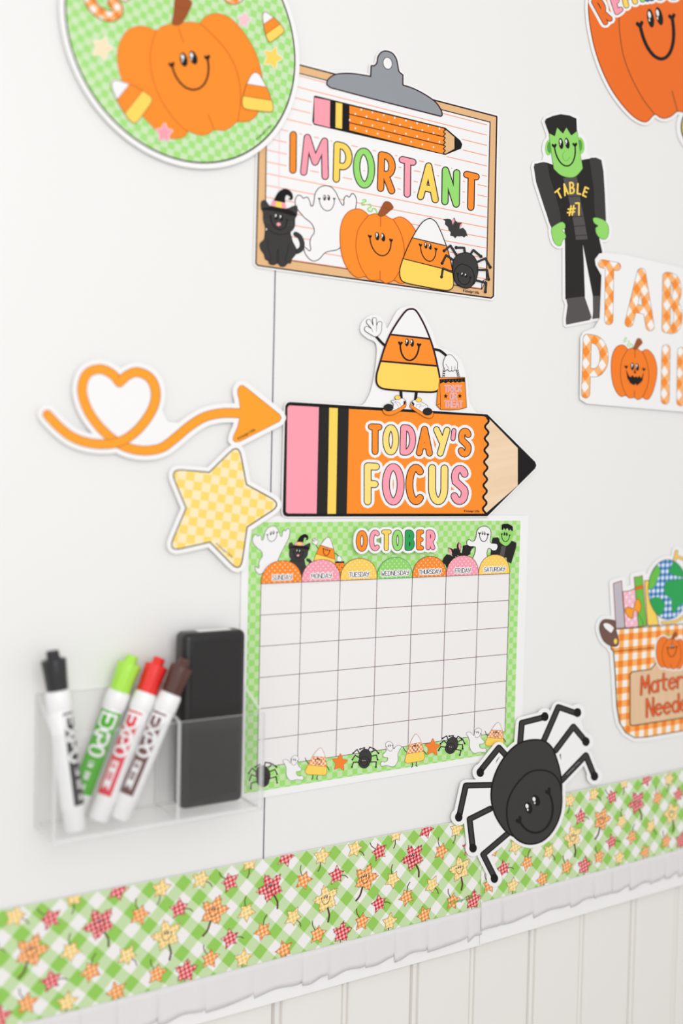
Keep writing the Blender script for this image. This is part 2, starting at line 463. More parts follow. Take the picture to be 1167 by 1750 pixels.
# ------------------------------------------------------------------ drawn figures (each traced once, placed by an image affine)
I = lambda a, b: (a, b)
def scale_of(f, d=50):
    p, q, r = f(0, 0), f(d, 0), f(0, d)
    return (math.hypot(q[0]-p[0], q[1]-p[1])+math.hypot(r[0]-p[0], r[1]-p[1]))/2/d
def fig_cat(parent, f, h, lw=None, name='printed_cat'):
    s = scale_of(f); w = lw or 7*s; sh = Sheet(h); t = lambda p: T(f, p)
    tail = cat([(585, 700), (640, 740), (672, 830), (655, 900), (600, 935)], False)
    sh.add(strokes([t(tail)], 58*s+2*w*.6), black); sh.add(strokes([t(tail)], 58*s), char)
    body = cat([(230, 640), (180, 690), (165, 770), (110, 830), (120, 900), (165, 970), (180, 1030), (225, 1060), (235, 1095), (290, 1112), (345, 1090), (385, 1130), (440, 1128), (478, 1090), (520, 1085), (530, 1040), (590, 960), (590, 890), (545, 800), (520, 710), (480, 650)])
    sh.outlined(t(body), char, black, w)
    for l in ([(210, 770), (215, 880), (245, 960), (250, 1030), (220, 1060)], [(490, 830), (480, 930), (455, 1000), (450, 1060), (478, 1090)], [(350, 900), (338, 960), (338, 1040), (348, 1075), (358, 1040), (358, 960), (350, 900)]):
        sh.line(t(cat(l, False, 4)), w*.8, black, step=.5)
    head = cat([(150, 255), (190, 262), (250, 330), (400, 345), (480, 360), (560, 328), (605, 335), (600, 440), (575, 500), (572, 590), (530, 660), (440, 700), (340, 700), (240, 655), (180, 590), (155, 500), (155, 420), (130, 350), (128, 285)])
    sh.outlined(t(head), char, black, w)
    for y0, y1 in ((505, 512), (540, 548)):
        for a in ([(165, y0), (245, y1)], [(475, y0+38), (560, y1+34)]): sh.line(t(a), 5*s, mchar, step=.3)
    hat = cat([(120, 370), (180, 350), (250, 335), (300, 240), (350, 150), (410, 105), (470, 100), (530, 145), (550, 210), (530, 245), (490, 235), (515, 215), (490, 185), (455, 190), (445, 260), (465, 360), (540, 395), (605, 455), (540, 455), (400, 415), (240, 385)])
    sh.fill(t(hat), black)
    sh.fill(t([(282, 252), (445, 285), (465, 365), (255, 325)]), pink); sh.fill(t([(325, 262), (400, 275), (402, 355), (318, 338)]), yellow)
    sh.add([t(ell(358, 570, 28, 24))], pink)
    face(sh, f(255, 475), f(470, 520), f(365, 640), 9*s, black, 1.15, 15*s)
    return sh.build(name, parent)
GH1 = [(303, 160), (308, 130), (325, 106), (350, 97), (378, 103), (398, 125), (412, 155), (425, 179), (434, 181), (436, 152), (448, 141), (458, 148), (470, 132), (482, 138), (490, 158), (487, 195), (470, 240), (445, 290), (425, 340), (418, 370), (400, 382), (375, 386), (350, 395), (325, 422), (300, 431), (280, 420), (262, 395), (258, 370), (268, 374), (280, 385), (288, 378), (284, 350), (290, 325), (303, 305), (300, 280), (285, 258), (262, 240), (240, 215), (222, 190), (219, 160), (230, 140), (245, 142), (255, 153), (265, 148), (275, 150), (283, 165), (288, 185), (297, 185)]
def fig_ghost(parent, f, h, outline, lw, fc=None, name='printed_ghost', fw=1.0, ml=plum):
    sh = Sheet(h); sh.outlined(T(f, cat(outline, True, 4)), ghostw, ml, lw)
    if fc: face(sh, f(*fc[0]), f(*fc[1]), f(*fc[2]), fw, ml, 1.0, fw*2.2)
    return sh.build(name, parent)
PK = [(590, 280), (540, 275), (470, 293), (430, 260), (380, 225), (320, 210), (240, 225), (170, 275), (115, 370), (90, 480), (85, 600), (95, 740), (130, 890), (190, 1010), (260, 1090), (330, 1125), (420, 1110), (490, 1155), (560, 1160), (620, 1155), (690, 1195), (760, 1180), (810, 1160), (870, 1195), (940, 1195), (1010, 1120), (1060, 1020), (1115, 850), (1130, 700), (1110, 560), (1060, 450), (990, 370), (920, 325), (860, 318), (790, 345), (740, 330), (690, 300)]
def fig_pumpkin(parent, f, h, lw, name='printed_pumpkin', col=None, ml=None, fc=((485, 590), (765, 640), (635, 830)), fw=12, jack=False, vine=True):
    s = scale_of(f); sh = Sheet(h); t = lambda p: T(f, p); ml = ml or oline
    if vine:
        for v in ([(385, 95), (420, 85), (430, 110), (375, 130), (385, 160), (425, 150)], [(465, 150), (490, 150), (495, 185), (455, 205), (470, 240), (510, 240), (520, 205), (560, 215), (580, 270)]):
            sh.line(t(cat(v, False, 3)), 15*s, green, step=.5)
    sh.outlined(t(cat(PK, True, 4)), col or orange, ml, lw)
    L = [stroke(t(cat(l, False, 4)), lw) for l in ([(470, 293), (400, 370), (330, 480), (300, 620), (300, 760), (330, 900), (380, 1020), (450, 1125)], [(790, 345), (860, 460), (910, 580), (940, 740), (930, 900), (880, 1030), (800, 1160)], [(625, 310), (625, 445)], [(618, 1035), (618, 1155)])]
    sh.add(sum(L, []), ml); body = sh.build(name, parent); sh = Sheet(sh.h)
    sh.outlined(t(cat([(592, 288), (630, 205), (670, 130), (700, 112), (750, 125), (790, 180), (785, 205), (735, 245), (690, 285), (640, 308)], True, 3)), brown, dline, lw*.8)
    sh.line(t(cat([(670, 175), (700, 205), (740, 218), (785, 205)], False, 3)), lw*.8, dline)
    sh.build('stem', parent, under=body); sh = Sheet(sh.h)
    if fc:
        face(sh, f(*fc[0]), f(*fc[1]), f(*fc[2]), fw*s, black, 1.0, fw*2.2*s, mouth=not jack)
        if jack:
            g = FR(((f(*fc[0])[0]+f(*fc[1])[0])/2, (f(*fc[0])[1]+f(*fc[1])[1])/2), f(*fc[1]), f(*fc[2]))
            sh.fill([g(a, b) for a, b in [(-1, .1), (-.7, .55), (-.45, .62), (-.3, .45), (-.1, .6), (.15, .5), (.3, .62), (.45, .45), (.75, .6), (1, .1), (.85, .75), (.5, 1.0), (.2, 1.15), (.1, 1.0), (-.1, 1.15), (-.5, 1.05), (-.85, .7)]], black)
            sh.fill([g(a, b) for a, b in [(0, 0), (.13, .3), (-.13, .3)]], black)
    sh.build('smiling_face', parent, under=body)
    return body
CCO = [(810, 243), (780, 262), (745, 315), (715, 375), (690, 440), (682, 480), (690, 515), (720, 530), (800, 546), (880, 560), (910, 555), (921, 530), (915, 470), (900, 400), (880, 340), (850, 270), (830, 248)]
def corn_body(sh, f, O, b1, b2, lw, mid=None, ml=black, low=None, top=None, lines=True):
    t = lambda p: T(f, p); out = t(cat(O, True, 5))
    sh.add([out]+stroke(out, lw, True), ml)
    inner = stroke(out, lw, True)
    def half(l, up):
        (x0, y0), (x1, y1) = l; dx, dy = x1-x0, y1-y0; k = -3000 if up else 3000
        a, b = (x0-dx*3, y0-dy*3), (x1+dx*3, y1+dy*3)
        return t([a, b, (b[0], b[1]+k), (a[0], a[1]+k)])
    sh.add([out], mid or orange, holes=inner); sh.add([out], top or ghostw, holes=inner, clip=half(b1, True), step=.5); sh.add([out], low or yellow, holes=inner, clip=half(b2, False), step=.5)
    if lines:
        for l in (b1, b2): sh.add(stroke(t(l), lw), ml, clip=out, step=.5)
    return sh
SPL = [[(500, 360), (512, 215), (650, 180)], [(655, 340), (755, 110), (870, 150)], [(735, 400), (855, 240), (930, 330)], [(775, 600), (938, 430), (990, 560)], [(405, 430), (360, 380), (240, 530)], [(310, 628), (140, 632), (98, 825)], [(305, 785), (165, 855), (185, 1035)], [(420, 950), (255, 1090), (327, 1235)]]
SPF = [(665, 174), (882, 147), (938, 340), (995, 570), (236, 545), (93, 842), (188, 1048), (330, 1250)]
SPB = [(640, 330), (540, 335), (460, 375), (385, 460), (330, 570), (308, 690), (325, 800), (370, 890), (430, 955), (520, 985), (640, 960), (740, 850), (775, 700), (770, 560), (735, 430), (700, 365)]
SPH = [(650, 530), (560, 545), (480, 620), (425, 720), (412, 820), (430, 920), (480, 990), (560, 1022), (650, 1000), (720, 930), (765, 830), (778, 720), (765, 620), (720, 555)]
def fig_spider(parent, f, h, leg, lw, parts=True, name='printed_spider', fine=True):
    t = lambda p: T(f, p)
    if parts:
        for l, ft in zip(SPL, SPF):
            sh = Sheet(h); sh.add(strokes([t(l)], leg), black)
            if fine: sh.add(stroke(t(l), leg-2*lw, False, 0), char)
            fx = f(*ft); sh.add([ell(fx[0], fx[1], leg*.62, leg*.75)], black); sh.build('leg', parent)
        h += 3*DH
        sh = Sheet(h); sh.outlined(t(cat(SPB, True, 4)), char, black, lw*1.3); sh.build('spider_body', parent)
        sh = Sheet(h+2*DH); sh.outlined(t(cat(SPH, True, 4)), char, black, lw*1.3)
        hd = sh.build('spider_head', parent); sh = Sheet(sh.h)
        face(sh, f(500, 870), f(693, 680), f(670, 915), lw*1.5, black, .95, lw*3); sh.build('smiling_face', parent, under=hd)
        return
    sh = Sheet(h); sh.add(sum([strokes([t(l)], leg) for l in SPL], [])+[ell(*f(*ft), leg*.8, leg*.9, 10) for ft in SPF], black)
    sh.outlined(t(cat(SPB, True, 3)), char, black, lw); sh.outlined(t(cat(SPH, True, 3)), char, black, lw)
    return sh

# ------------------------------------------------------------------ 1 round pumpkin sign (top left)
R = W(305, 60)
zc = ZT(90, 0, 4.8625); zd = ZT(300, 0, 4.8625)
C0 = (0.30526, CZ+0.30410); RR = 0.08726; HC = 0.0028
th = thing('pumpkin_sign', 'large round green checked cutout with smiling pumpkin, candy corn and stars', 'wall sign', loc=(C0[0], 0, C0[1]))
def circ(r, h, n=96): return [PJ(C0[0]+r*math.cos(2*math.pi*i/n), C0[1]+r*math.sin(2*math.pi*i/n), h) for i in range(n)]
sh = Sheet(HC); sh.add([circ(RR*1.045, HC)], white, depth=.0005); sh.build('backing_card', th); h = sh.h
sh = Sheet(h); sh.add([circ(RR*1.004, h)], plum); sh.add([circ(RR*.991, h)], checks('green_checks_sign', (166, 224, 126), (205, 231, 184), .0051, .0051, C0[0], C0[1], math.radians(-6))); sh.build('checked_ground', th); h = sh.h
gcl = gingham('gingham_letters', (250, 240, 232), (255, 178, 110), (245, 135, 50), .0078, 0, 0, math.pi/4)
for nm, lt in (('letter', [zc(*p) for p in ((-70, -260), (30, -330), (150, -330))]), ):
    sh = Sheet(h); c1 = T(zc, cat([(420, -250), (330, -200), (300, -80), (310, 10), (370, 90), (470, 135), (535, 110), (535, 60), (500, 20)], False, 4))
    sh.add(strokes([c1], 96/4.86), dline); sh.add(strokes([c1], 78/4.86), gcl); sh.build('letter', th)
    sh = Sheet(h); c2 = T(zd, cat([(430, -260), (420, -120), (430, -40), (480, -5), (535, -40), (545, -120), (550, -260)], False, 4))
    sh.add(strokes([c2], 92/4.86), dline); sh.add(strokes([c2], 76/4.86), gcl); sh.build('letter', th)
    sh = Sheet(h); c3 = T(zc, cat([(590, -200), (585, -60), (600, -25), (640, -60)], False, 4))
    sh.add(strokes([c3], 84/4.86), dline); sh.add(strokes([c3], 68/4.86), gcl); sh.build('letter', th)
sh = Sheet(h)   # pumpkin, traced in region (80,0) x2.593
zz = ZT(80, 0, 2.5933); t = lambda p: T(zz, p)
po = [(545, 108), (510, 118), (485, 135), (450, 122), (410, 116), (365, 130), (335, 165), (318, 210), (313, 250), (320, 310), (335, 360), (350, 410), (390, 470), (440, 530), (500, 590), (560, 615), (610, 605), (628, 582), (680, 600), (720, 590), (742, 575), (790, 577), (825, 555), (845, 540), (890, 538), (925, 515), (945, 470), (955, 400), (950, 320), (925, 235), (880, 155), (830, 95), (780, 65), (730, 62), (695, 82), (678, 102), (640, 98), (600, 100)]
sh.outlined(t(cat(po, True, 4)), orange, oline, 1.2)
L = [[(485, 135), (465, 200), (458, 270), (470, 350), (500, 430), (550, 510), (600, 565), (628, 582)], [(678, 102), (740, 160), (800, 230), (840, 310), (857, 390), (858, 460), (845, 540)], [(583, 120), (596, 160), (606, 188)], [(716, 508), (730, 545), (742, 575)]]
sh.add(sum([stroke(t(cat(l, False, 4)), 1.2) for l in L], []), oline)
sh.outlined(t(cat([(555, 103), (562, 60), (570, -10), (600, -18), (640, 5), (640, 25), (620, 70), (600, 100), (578, 112)], True, 3)), brown, dline, 1)
sh.line(t(cat([(566, 20), (590, 35), (615, 38), (640, 28)], False, 3)), 1, dline)
bd_ = sh.build('printed_pumpkin', th); sh = Sheet(sh.h); face(sh, zz(557, 294), zz(713, 262), zz(662, 396), 2.6, black, 1.0, 5.4); sh.build('smiling_face', th, under=bd_)
hh = sh.h
def star_poly(c, r, a0=0, k=.52):
    return [(c[0]+(r if i % 2 == 0 else r*k)*math.sin(math.pi*i/5+a0)*.88, c[1]-(r if i % 2 == 0 else r*k)*math.cos(math.pi*i/5+a0)) for i in range(10)]
def soft(pl, w): return [pl]+stroke(pl, w, True)
for c, r, a, m in (((245, 213), 52, .35, cream), ((520, 590), 38, .05, pink), ((874, 88), 30, .1, ppink), ((1000, 256), 46, .35, yellow)):
    s_ = Sheet(h+2*DH if r != 38 else hh); P = star_poly(zz(*c), r/2.5933, a)
    s_.add(soft(P, 5), white); s_.add(soft(P, 3), m); s_.build('printed_star', th)
for dst, name in (([(285, 368), (385, 548), (465, 432)], 0), ([(918, 320), (868, 475), (1005, 488)], 0), ([(958, 58), (985, 187), (1052, 132)], 0)):
    f = AFF([(805, 240), (682, 510), (921, 548)], [zz(*p) for p in dst])
    s_ = Sheet(hh); corn_body(s_, f, CCO, ((740, 330), (882, 362)), ((703, 422), (908, 468)), 1.0, orange, dline, lines=True); s_.build('printed_candy_corn', th)
copyright_line(th, (440, 239), (463, 216), (438, 236.5), black, h)

# ------------------------------------------------------------------ 2 clipboard poster
HB = 0.0010
th = thing('clipboard_poster', 'clipboard shaped poster reading IMPORTANT with cat, ghost, pumpkin and spider', 'poster', px=(640, 300))
z5 = ZT(540, 70, 3.647)
fr_o = [(446, 94), (848.5, 199.4), (842.6, 506), (839, 509), (441, 453.5), (437.6, 450)]
clip_o = T(z5, cat([(68, 272), (74, 243), (115, 212), (180, 203), (250, 207), (325, 219)], False, 4)+[(342, 222), (345, 155)]+cat([(362, 156), (380, 138), (388, 98), (410, 70), (440, 64), (475, 78), (498, 110), (508, 150), (516, 190), (540, 212)], False, 4)+[(540, 275)]+cat([(545, 277), (600, 295), (670, 330), (740, 378), (775, 425), (785, 460), (775, 468)], False, 4)+[(400, 372), (90, 290)])
card(th, [fr_o, clip_o], 4.5, HB)
sh = Sheet(HB); sh.add(soft(fr_o, 3.2), plum); sh.add([fr_o], tan, holes=stroke(fr_o, 1.8, True)); sh.build('board_rim', th)
fr_i = [(457, 112), (837, 209), (830.6, 477), (822.7, 493.7), (499.4, 445), (453, 437.6)]
sh = Sheet(sh.h); sh.add(soft(fr_i, 2.6), plum); sh.add([fr_i], ghostw, holes=stroke(fr_i, 1.0, True)); sh.build('ruled_sheet', th); hs = sh.h
sh = Sheet(hs-.5*DH); inn = fr_i
ps = []
for k_ in range(-11, 8):
    ps += stroke([(454, 316.4+20.2*k_), (832, 389+17.55*k_)], 1.45, False, 0)
sh.add(ps, rule, clip=inn, step=.7); sh.add(stroke([(478.5, 110), (475.2, 440)], 1.0), prule, clip=inn, step=.7); sh.build('ruled_lines', th)
sh = Sheet(hs); sh.add([T(I, [(830.6, 477), (822.7, 493.7), (824, 483)])], ghostw); sh.add(stroke([(830.6, 477), (823.6, 481), (822.7, 493.7)], 1.4), black); sh.build('page_fold', th)
sh = Sheet(hs+2*DH); hole = ell(*z5(446, 139), 26/3.647, 35/3.647, 20, -.2)
sh.add(soft(clip_o, 2.8), plum); sh.add([clip_o], grey, holes=stroke(clip_o, 1.6, True)); sh.add(soft(hole, 2.2), plum); sh.add([hole], ghostw); sh.build('printed_clip', th)
# printed pencil
sh = Sheet(hs+2*DH)
ol = [(537.5, 165), (540, 164.5)]+[z5(*p) for p in ((0, 346), (805, 545), (895, 622), (907, 645), (900, 668), (805, 706), (0, 521))]+[(537, 212), (534.8, 207)]
sh.add(soft(ol, 9), white, step=2, depth=.0003); sh.add(soft(ol, 2.4), black)
sh.add([[(537, 166.5), (564.3, 172), (563.3, 217.8), (536.8, 211)]], pink)
sh.add([[(564.3, 172), z5(88, 371), z5(88, 533), (563.3, 217.8)]], pink, step=.2)
sh.add([[z5(88, 371), z5(205, 400), z5(205, 558), z5(86, 530)]], black, step=.2); sh.add([[z5(123, 382), z5(164, 391), z5(162, 548), z5(121, 540)]], yellow)
wav = [z5(800+7*math.sin(i*1.9), 547+i*158/20) for i in range(21)]
bodyp = [z5(208, 403)]+wav+[z5(208, 556)]
sh.add([bodyp], orange, step=.2)
dts = []
for (x, y), n in (((282, 428), 8), ((245, 455), 8), ((282, 510), 8), ((245, 544), 8), ((212, 410), 0), ((210, 492), 1)):
    for i in range(n): dts.append(ell(*z5(x+i*69.6, y+i*16.9), 1.35, 1.7, 8))
sh.add(dts, ghostw)
sh.add(stroke([z5(205, 455), z5(800, 598)], 1.5, False, 0)+stroke([z5(205, 508), z5(800, 651)], 1.5, False, 0), black, step=.5)
sh.add([wav+[z5(862, 672), z5(862, 600)]], tan, step=.2); sh.add(stroke(wav, 1.6), black); sh.build('printed_pencil', th)
zi = ZT(480, 210, 5.835); zj = ZT(660, 230, 5.835)
LT = [('I', orange, zi, (84, 505), (154, 512), (88, 76)), ('M', pink, zi, (188, 522), (476, 578), (206, 95)), ('P', yellow, zi, (514, 590), (708, 632), (524, 172)), ('O', green, zi, (716, 634), (938, 676), (718, 222)), ('R', orange, zi, (956, 682), (1140, 722), (966, 272)),
      ('T', pink, zj, (118, 612), (298, 650), (123, 204)), ('A', yellow, zj, (304, 648), (524, 694), (312, 250)), ('N', green, zj, (547, 698), (733, 738), (553, 308)), ('T', orange, zj, (758, 744), (925, 780), (766, 352))]
title(th, I, [(c, m, z(*a), z(*b), z(*d)) for c, m, z, a, b, d in LT], 12.9, hs+DH, 4.2, 1.8, plum, backthick=.0005)
z1 = ZT(430, 310, 7.78); z3 = ZT(420, 280, 2.5933); z2 = ZT(570, 330, 7.78); z4 = ZT(700, 360, 7.294)
fig_ghost(th, z3, hs+DH, GH1, 1.4, ((326, 158), (392, 158), (362, 208)), fw=1.1)
fig_cat(th, z1, hs+2*DH)
fig_pumpkin(th, z2, hs+4*DH, 1.4)
sh = Sheet(hs+12*DH); corn_body(sh, z3, CCO, ((740, 328), (884, 362)), ((700, 421), (912, 474)), 1.6, orange, black)
face(sh, z4(135, 440), z4(328, 490), z4(235, 628), 1.4, black, 1.0, 3.0); sh.build('printed_candy_corn', th)
sh = Sheet(hs+3*DH)   # bat
sh.add([T(z4, cat([(415, 108), (470, 100), (515, 112), (530, 150), (540, 180)], False, 3)+[(545, 160), (535, 115), (555, 83), (575, 130), (600, 150), (655, 148), (650, 180), (618, 228), (665, 212), (700, 250), (725, 322), (705, 310), (680, 335), (655, 318), (615, 322), (590, 318), (568, 345), (545, 320), (505, 310), (512, 270), (485, 240), (478, 205), (440, 170), (445, 130)])], char)
sh.add([T(z4, [(548, 95), (562, 125), (545, 165), (532, 135)]), T(z4, [(655, 152), (650, 190), (620, 215), (628, 175)])], pink)
sh.add([ell(*z4(562, 200), .5, .7, 6), ell(*z4(585, 205), .5, .7, 6)], black); sh.build('printed_bat', th)
# spider on the poster
bodyc = T(z4, cat([(690, 522), (600, 550), (548, 620), (535, 700), (550, 800), (620, 900), (780, 930), (840, 820), (850, 700), (820, 600), (760, 540)], True, 4))
headc = T(z4, cat([(660, 668), (600, 690), (555, 760), (555, 850), (600, 925), (690, 965), (760, 950), (800, 890), (800, 800), (760, 710)], True, 4))
lg = [[(590, 560), (510, 435), (430, 500)], [(545, 615), (455, 555), (405, 655)], [(530, 765), (415, 720), (398, 825)], [(690, 520), (680, 462), (580, 460)], [(755, 550), (795, 490), (890, 570)], [(830, 645), (945, 595), (1005, 705)], [(845, 738), (965, 738), (985, 855)], [(810, 865), (955, 900), (945, 1010)]]
sh = Sheet(hs+17*DH); sh.add(sum([strokes([T(z4, l)], 3.6) for l in lg], [])+[ell(*z4(*l[-1]), 2.5, 2.9, 10) for l in lg], black)
sh.add(sum([stroke(T(z4, l), 1.6, False, 0) for l in lg], []), char)
sh.outlined(bodyc, char, black, 1.4); sh.outlined(headc, char, black, 1.4); face(sh, z4(600, 795), z4(757, 840), z4(668, 920), 1.2, black, 1.1, 2.4); sh.build('printed_spider', th)
copyright_line(th, (791.5, 498.5), (818.5, 502.5), (791.8, 494.5), plum, hs+2*DH)

# ------------------------------------------------------------------ 3 green monster table tag
th = thing('monster_table_tag', 'tall cutout of a green faced monster in black suit reading TABLE #7', 'wall cutout', px=(975, 380))
za = ZT(860, 0, 3.801); zb = ZT(860, 340, 3.801); HM = .0010; zf = ZT(900, 180, 7.294)
jacket = [(200, -207), (205, -227), (280, -235), (330, -217), (515, -252), (600, -267), (635, -252), (648, -180), (657, -40), (665, 140), (640, 170), (615, 170), (622, 260), (640, 340), (632, 420), (632, 540), (628, 640), (583, 630), (545, 430), (512, 262), (520, 400), (528, 635), (405, 650), (403, 300), (400, 200), (380, 160), (315, 188), (270, 60), (215, -110)]
hair = [(270, 790), (278, 772), (325, 752), (372, 742), (430, 750), (475, 770), (478, 852), (442, 880), (410, 828), (388, 868), (350, 828), (335, 885), (297, 865)]
faceo = [(297, 850), (300, 900), (312, 990), (328, 1095)]+cat([(330, 1098), (370, 1135), (420, 1152), (470, 1145), (513, 1098)], False, 4)+[(515, 1090), (500, 1000), (480, 850), (410, 800), (350, 800)]
bootL = [(410, 645), (525, 632), (572, 768), (560, 785), (410, 815), (408, 780), (420, 690)]; bootR = [(583, 628), (628, 628), (628, 772), (580, 778), (585, 740)]
handL = cat([(315, 190), (345, 165), (380, 150), (400, 165), (400, 190), (382, 202), (400, 225), (405, 250), (385, 270), (375, 300), (355, 303), (330, 280), (315, 230)]); handR = cat([(585, 125), (620, 125), (665, 148), (685, 190), (680, 240), (660, 262), (630, 255), (605, 225), (600, 190), (615, 175), (590, 155)])
earL, earR = ell(297, 957, 25, 52, 20, .1), ell(500, 945, 27, 55, 20, -.1)
card(th, [T(zb, jacket), T(za, hair), T(za, faceo), T(zb, bootL), T(zb, bootR), T(zb, handL), T(zb, handR), T(za, earL), T(za, earR)], 5, HM, extra=[T(zb, [(400, 250), (640, 250), (628, 780), (410, 800)]), T(za, [(250, 1050), (300, 880), (490, 880), (570, 1040)])])
sh = Sheet(HM); sh.add(soft(T(zb, jacket), 1.2), dchar)
sh.add([T(zb, cat([(203, -207), (210, -227), (280, -235), (300, -150), (345, 0), (372, 140), (315, 186), (270, 60), (215, -110)])), T(zb, cat([(562, -262), (600, -265), (633, -250), (646, -180), (655, -40), (662, 140), (600, 125), (588, -50), (568, -200)]))], char)
sh.build('suit', th)
sh = Sheet(sh.h); sh.add([T(zb, [(388, -135), (478, -142), (500, 0), (525, 130), (548, 262), (472, 266), (450, 120), (420, -20)])], mchar)
sh.add(sum([stroke(T(zb, l), 1.1, False, 0) for l in ([(405, -75), (485, -80)], [(420, -15), (497, -18)], [(432, 50), (510, 45)], [(448, 115), (520, 112)], [(458, 178), (530, 172)], [(468, 238), (542, 234)])], []), dchar); sh.build('shirt', th)
for b in (bootL, bootR):
    sh = Sheet(HM+3*DH); sh.outlined(T(zb, b), mchar, dchar, .8); sh.build('boot', th)
for b in (handL, handR):
    sh = Sheet(HM+3*DH); sh.outlined(T(zb, b), skin, skin2, .8); sh.build('hand', th)
for er, ei in ((earL, ell(300, 957, 15, 36)), (earR, ell(497, 945, 16, 38))):
    sh = Sheet(HM+3*DH); sh.add([T(za, er)], skin); sh.add([T(za, ei)], skin2); sh.build('ear', th)
sh = Sheet(HM+5*DH); sh.outlined(T(za, faceo), skin, skin2, .8); sh.line(T(za, cat([(400, 980), (385, 1010), (395, 1040), (415, 1042), (432, 1020)], False)), .6, skin2)
face(sh, za(333, 955), za(466, 948), za(415, 1078), 2.0, black, 1.1, 4.4); sh.build('monster_face', th)
sh = Sheet(HM+9*DH); sh.add([T(za, hair)], dchar); sh.build('hair', th)
title(th, zf, [('T', yellow, (395, 1195), (470, 1130), (338, 1082)), ('A', yellow, (468, 1142), (530, 1108), (432, 985)), ('B', yellow, (530, 1112), (605, 1106), (522, 952)), ('L', yellow, (616, 1108), (682, 1124), (626, 962)), ('E', yellow, (682, 1128), (745, 1158), (722, 1002))], 3.6, HM+5*DH, 1, .35, None, back=False)
title(th, za, [('#', yellow, (408, 1408), (468, 1400), (415, 1335)), ('7', yellow, (468, 1405), (503, 1402), (462, 1314))], 3.4, HM+5*DH, 1, .3, None, back=False)

# ------------------------------------------------------------------ 4 table points header
th = thing('table_points_header', 'white die-cut header reading TABLE POINTS in orange gingham letters', 'wall header', px=(1080, 570))
zt = ZT(960, 440, 5.638); HT = .0022
card(th, [[(1021, 452), (1020, 444), (1026, 436), (1034, 435), (1070, 439), (1167, 461), (1300, 494), (1300, 722), (1167, 701), (1004, 687), (994, 681), (995, 577), (999, 570), (1018, 562), (1028, 545), (1031, 470)]], 3, HT)
gtp = gingham('gingham_points', (252, 247, 244), (255, 186, 120), (255, 145, 45), .0150, *W(*zt(710, 90)), math.radians(45))
title(th, zt, [('T', gtp, (340, 634), (562, 668), (348, 10)), ('A', gtp, (603, 665), (890, 718), (622, 68)), ('B', gtp, (960, 722), (1158, 752), (970, 130)), ('L', gtp, (1230, 765), (1400, 790), (1235, 190)), ('E', gtp, (1450, 800), (1620, 830), (1455, 240)),
               ('P', gtp, (186, 1352), (437, 1385), (204, 728)), ('I', gtp, (958, 1412), (1030, 1422), (968, 830)), ('N', gtp, (1102, 1430), (1300, 1450), (1112, 856)), ('T', gtp, (1370, 1460), (1540, 1485), (1375, 905)), ('S', gtp, (1590, 1490), (1740, 1510), (1595, 950))], 15, HT, 1, .6, mchar, back=False)
f = AFF([(85, 600), (1130, 700), (620, 1155)], [zt(475, 1060), zt(917, 1090), zt(700, 1350)])
fig_pumpkin(th, f, HT+DH, 1.0, 'printed_jack_o_lantern', mat('ink_orange2', (252, 128, 30)), dline, ((430, 620), (830, 680), (630, 900)), 16, True)

# ------------------------------------------------------------------ 5 reminder pumpkin (top right)
th = thing('reminder_pumpkin', 'large smiling orange pumpkin cutout with colourful curved letters, top right', 'wall cutout', px=(1130, 90))
zr = ZT(990, 0, 6.593); HR = .0011
po = [(200, -180), (120, -60), (103, 50), (107, 170), (127, 330), (177, 560), (260, 800), (370, 1020), (500, 1200), (620, 1320), (720, 1372), (775, 1360), (820, 1310), (860, 1288), (905, 1320), (960, 1333), (1030, 1310), (1090, 1262), (1135, 1255), (1230, 1275), (1330, 1240), (1400, 1170), (1480, 1160), (1600, 1000), (1680, 800), (1720, 500), (1650, 150), (1500, -100), (1000, -260), (500, -300)]
P = T(zr, cat(po, True, 4)); card(th, [P], 5.5, HR)
sh = Sheet(HR); sh.outlined(P, dorange, mat('ink_rust2', (176, 78, 30)), 2.0)
ml = mat('ink_rust3', (170, 82, 24))
sh.add(sum([stroke(T(zr, cat(l, False, 5)), 2.0) for l in ([(445, 100), (450, 300), (462, 430), (500, 640), (590, 880), (720, 1120), (850, 1290)], [(1045, 1028), (1075, 1140), (1105, 1250)], [(1250, 100), (1330, 400), (1340, 800), (1230, 1275)])], []), ml)
bd_ = sh.build('printed_pumpkin', th); sh = Sheet(sh.h); face(sh, zr(690, 300), zr(1048, 215), zr(945, 660), 5.0, black, 1.0, 6.8); sh.build('smiling_face', th, under=bd_)
title(th, zr, [('R', dorange, (282, 302), (385, 222), (122, 10)), ('E', pink, (408, 188), (500, 118), (318, -75)), ('M', yellow, (508, 108), (668, 38), (420, -170)), ('I', green, (690, 38), (745, 20), (650, -200)), ('N', blue, (735, 28), (850, 10), (710, -240)), ('D', yellow, (870, 8), (980, 2), (860, -260)), ('E', pink, (1010, -2), (1110, 0), (1010, -270))], 10.0, HR+6*DH, 4.4, 1.1, plum, backthick=.0005)

# 6 round yellow cutout at the right edge
th = thing('round_badge', 'sliver of a yellow cutout with black outline at the right edge under the pumpkin', 'wall cutout', px=(1205, 217))
P = ell(1212, 217, 48, 46, 40); card(th, [P], 8, .0010); sh = Sheet(.0010); sh.add(soft(P, 2), black); sh.add([P], yellow, holes=stroke(P, 3.2, True)); sh.build('printed_disc', th)

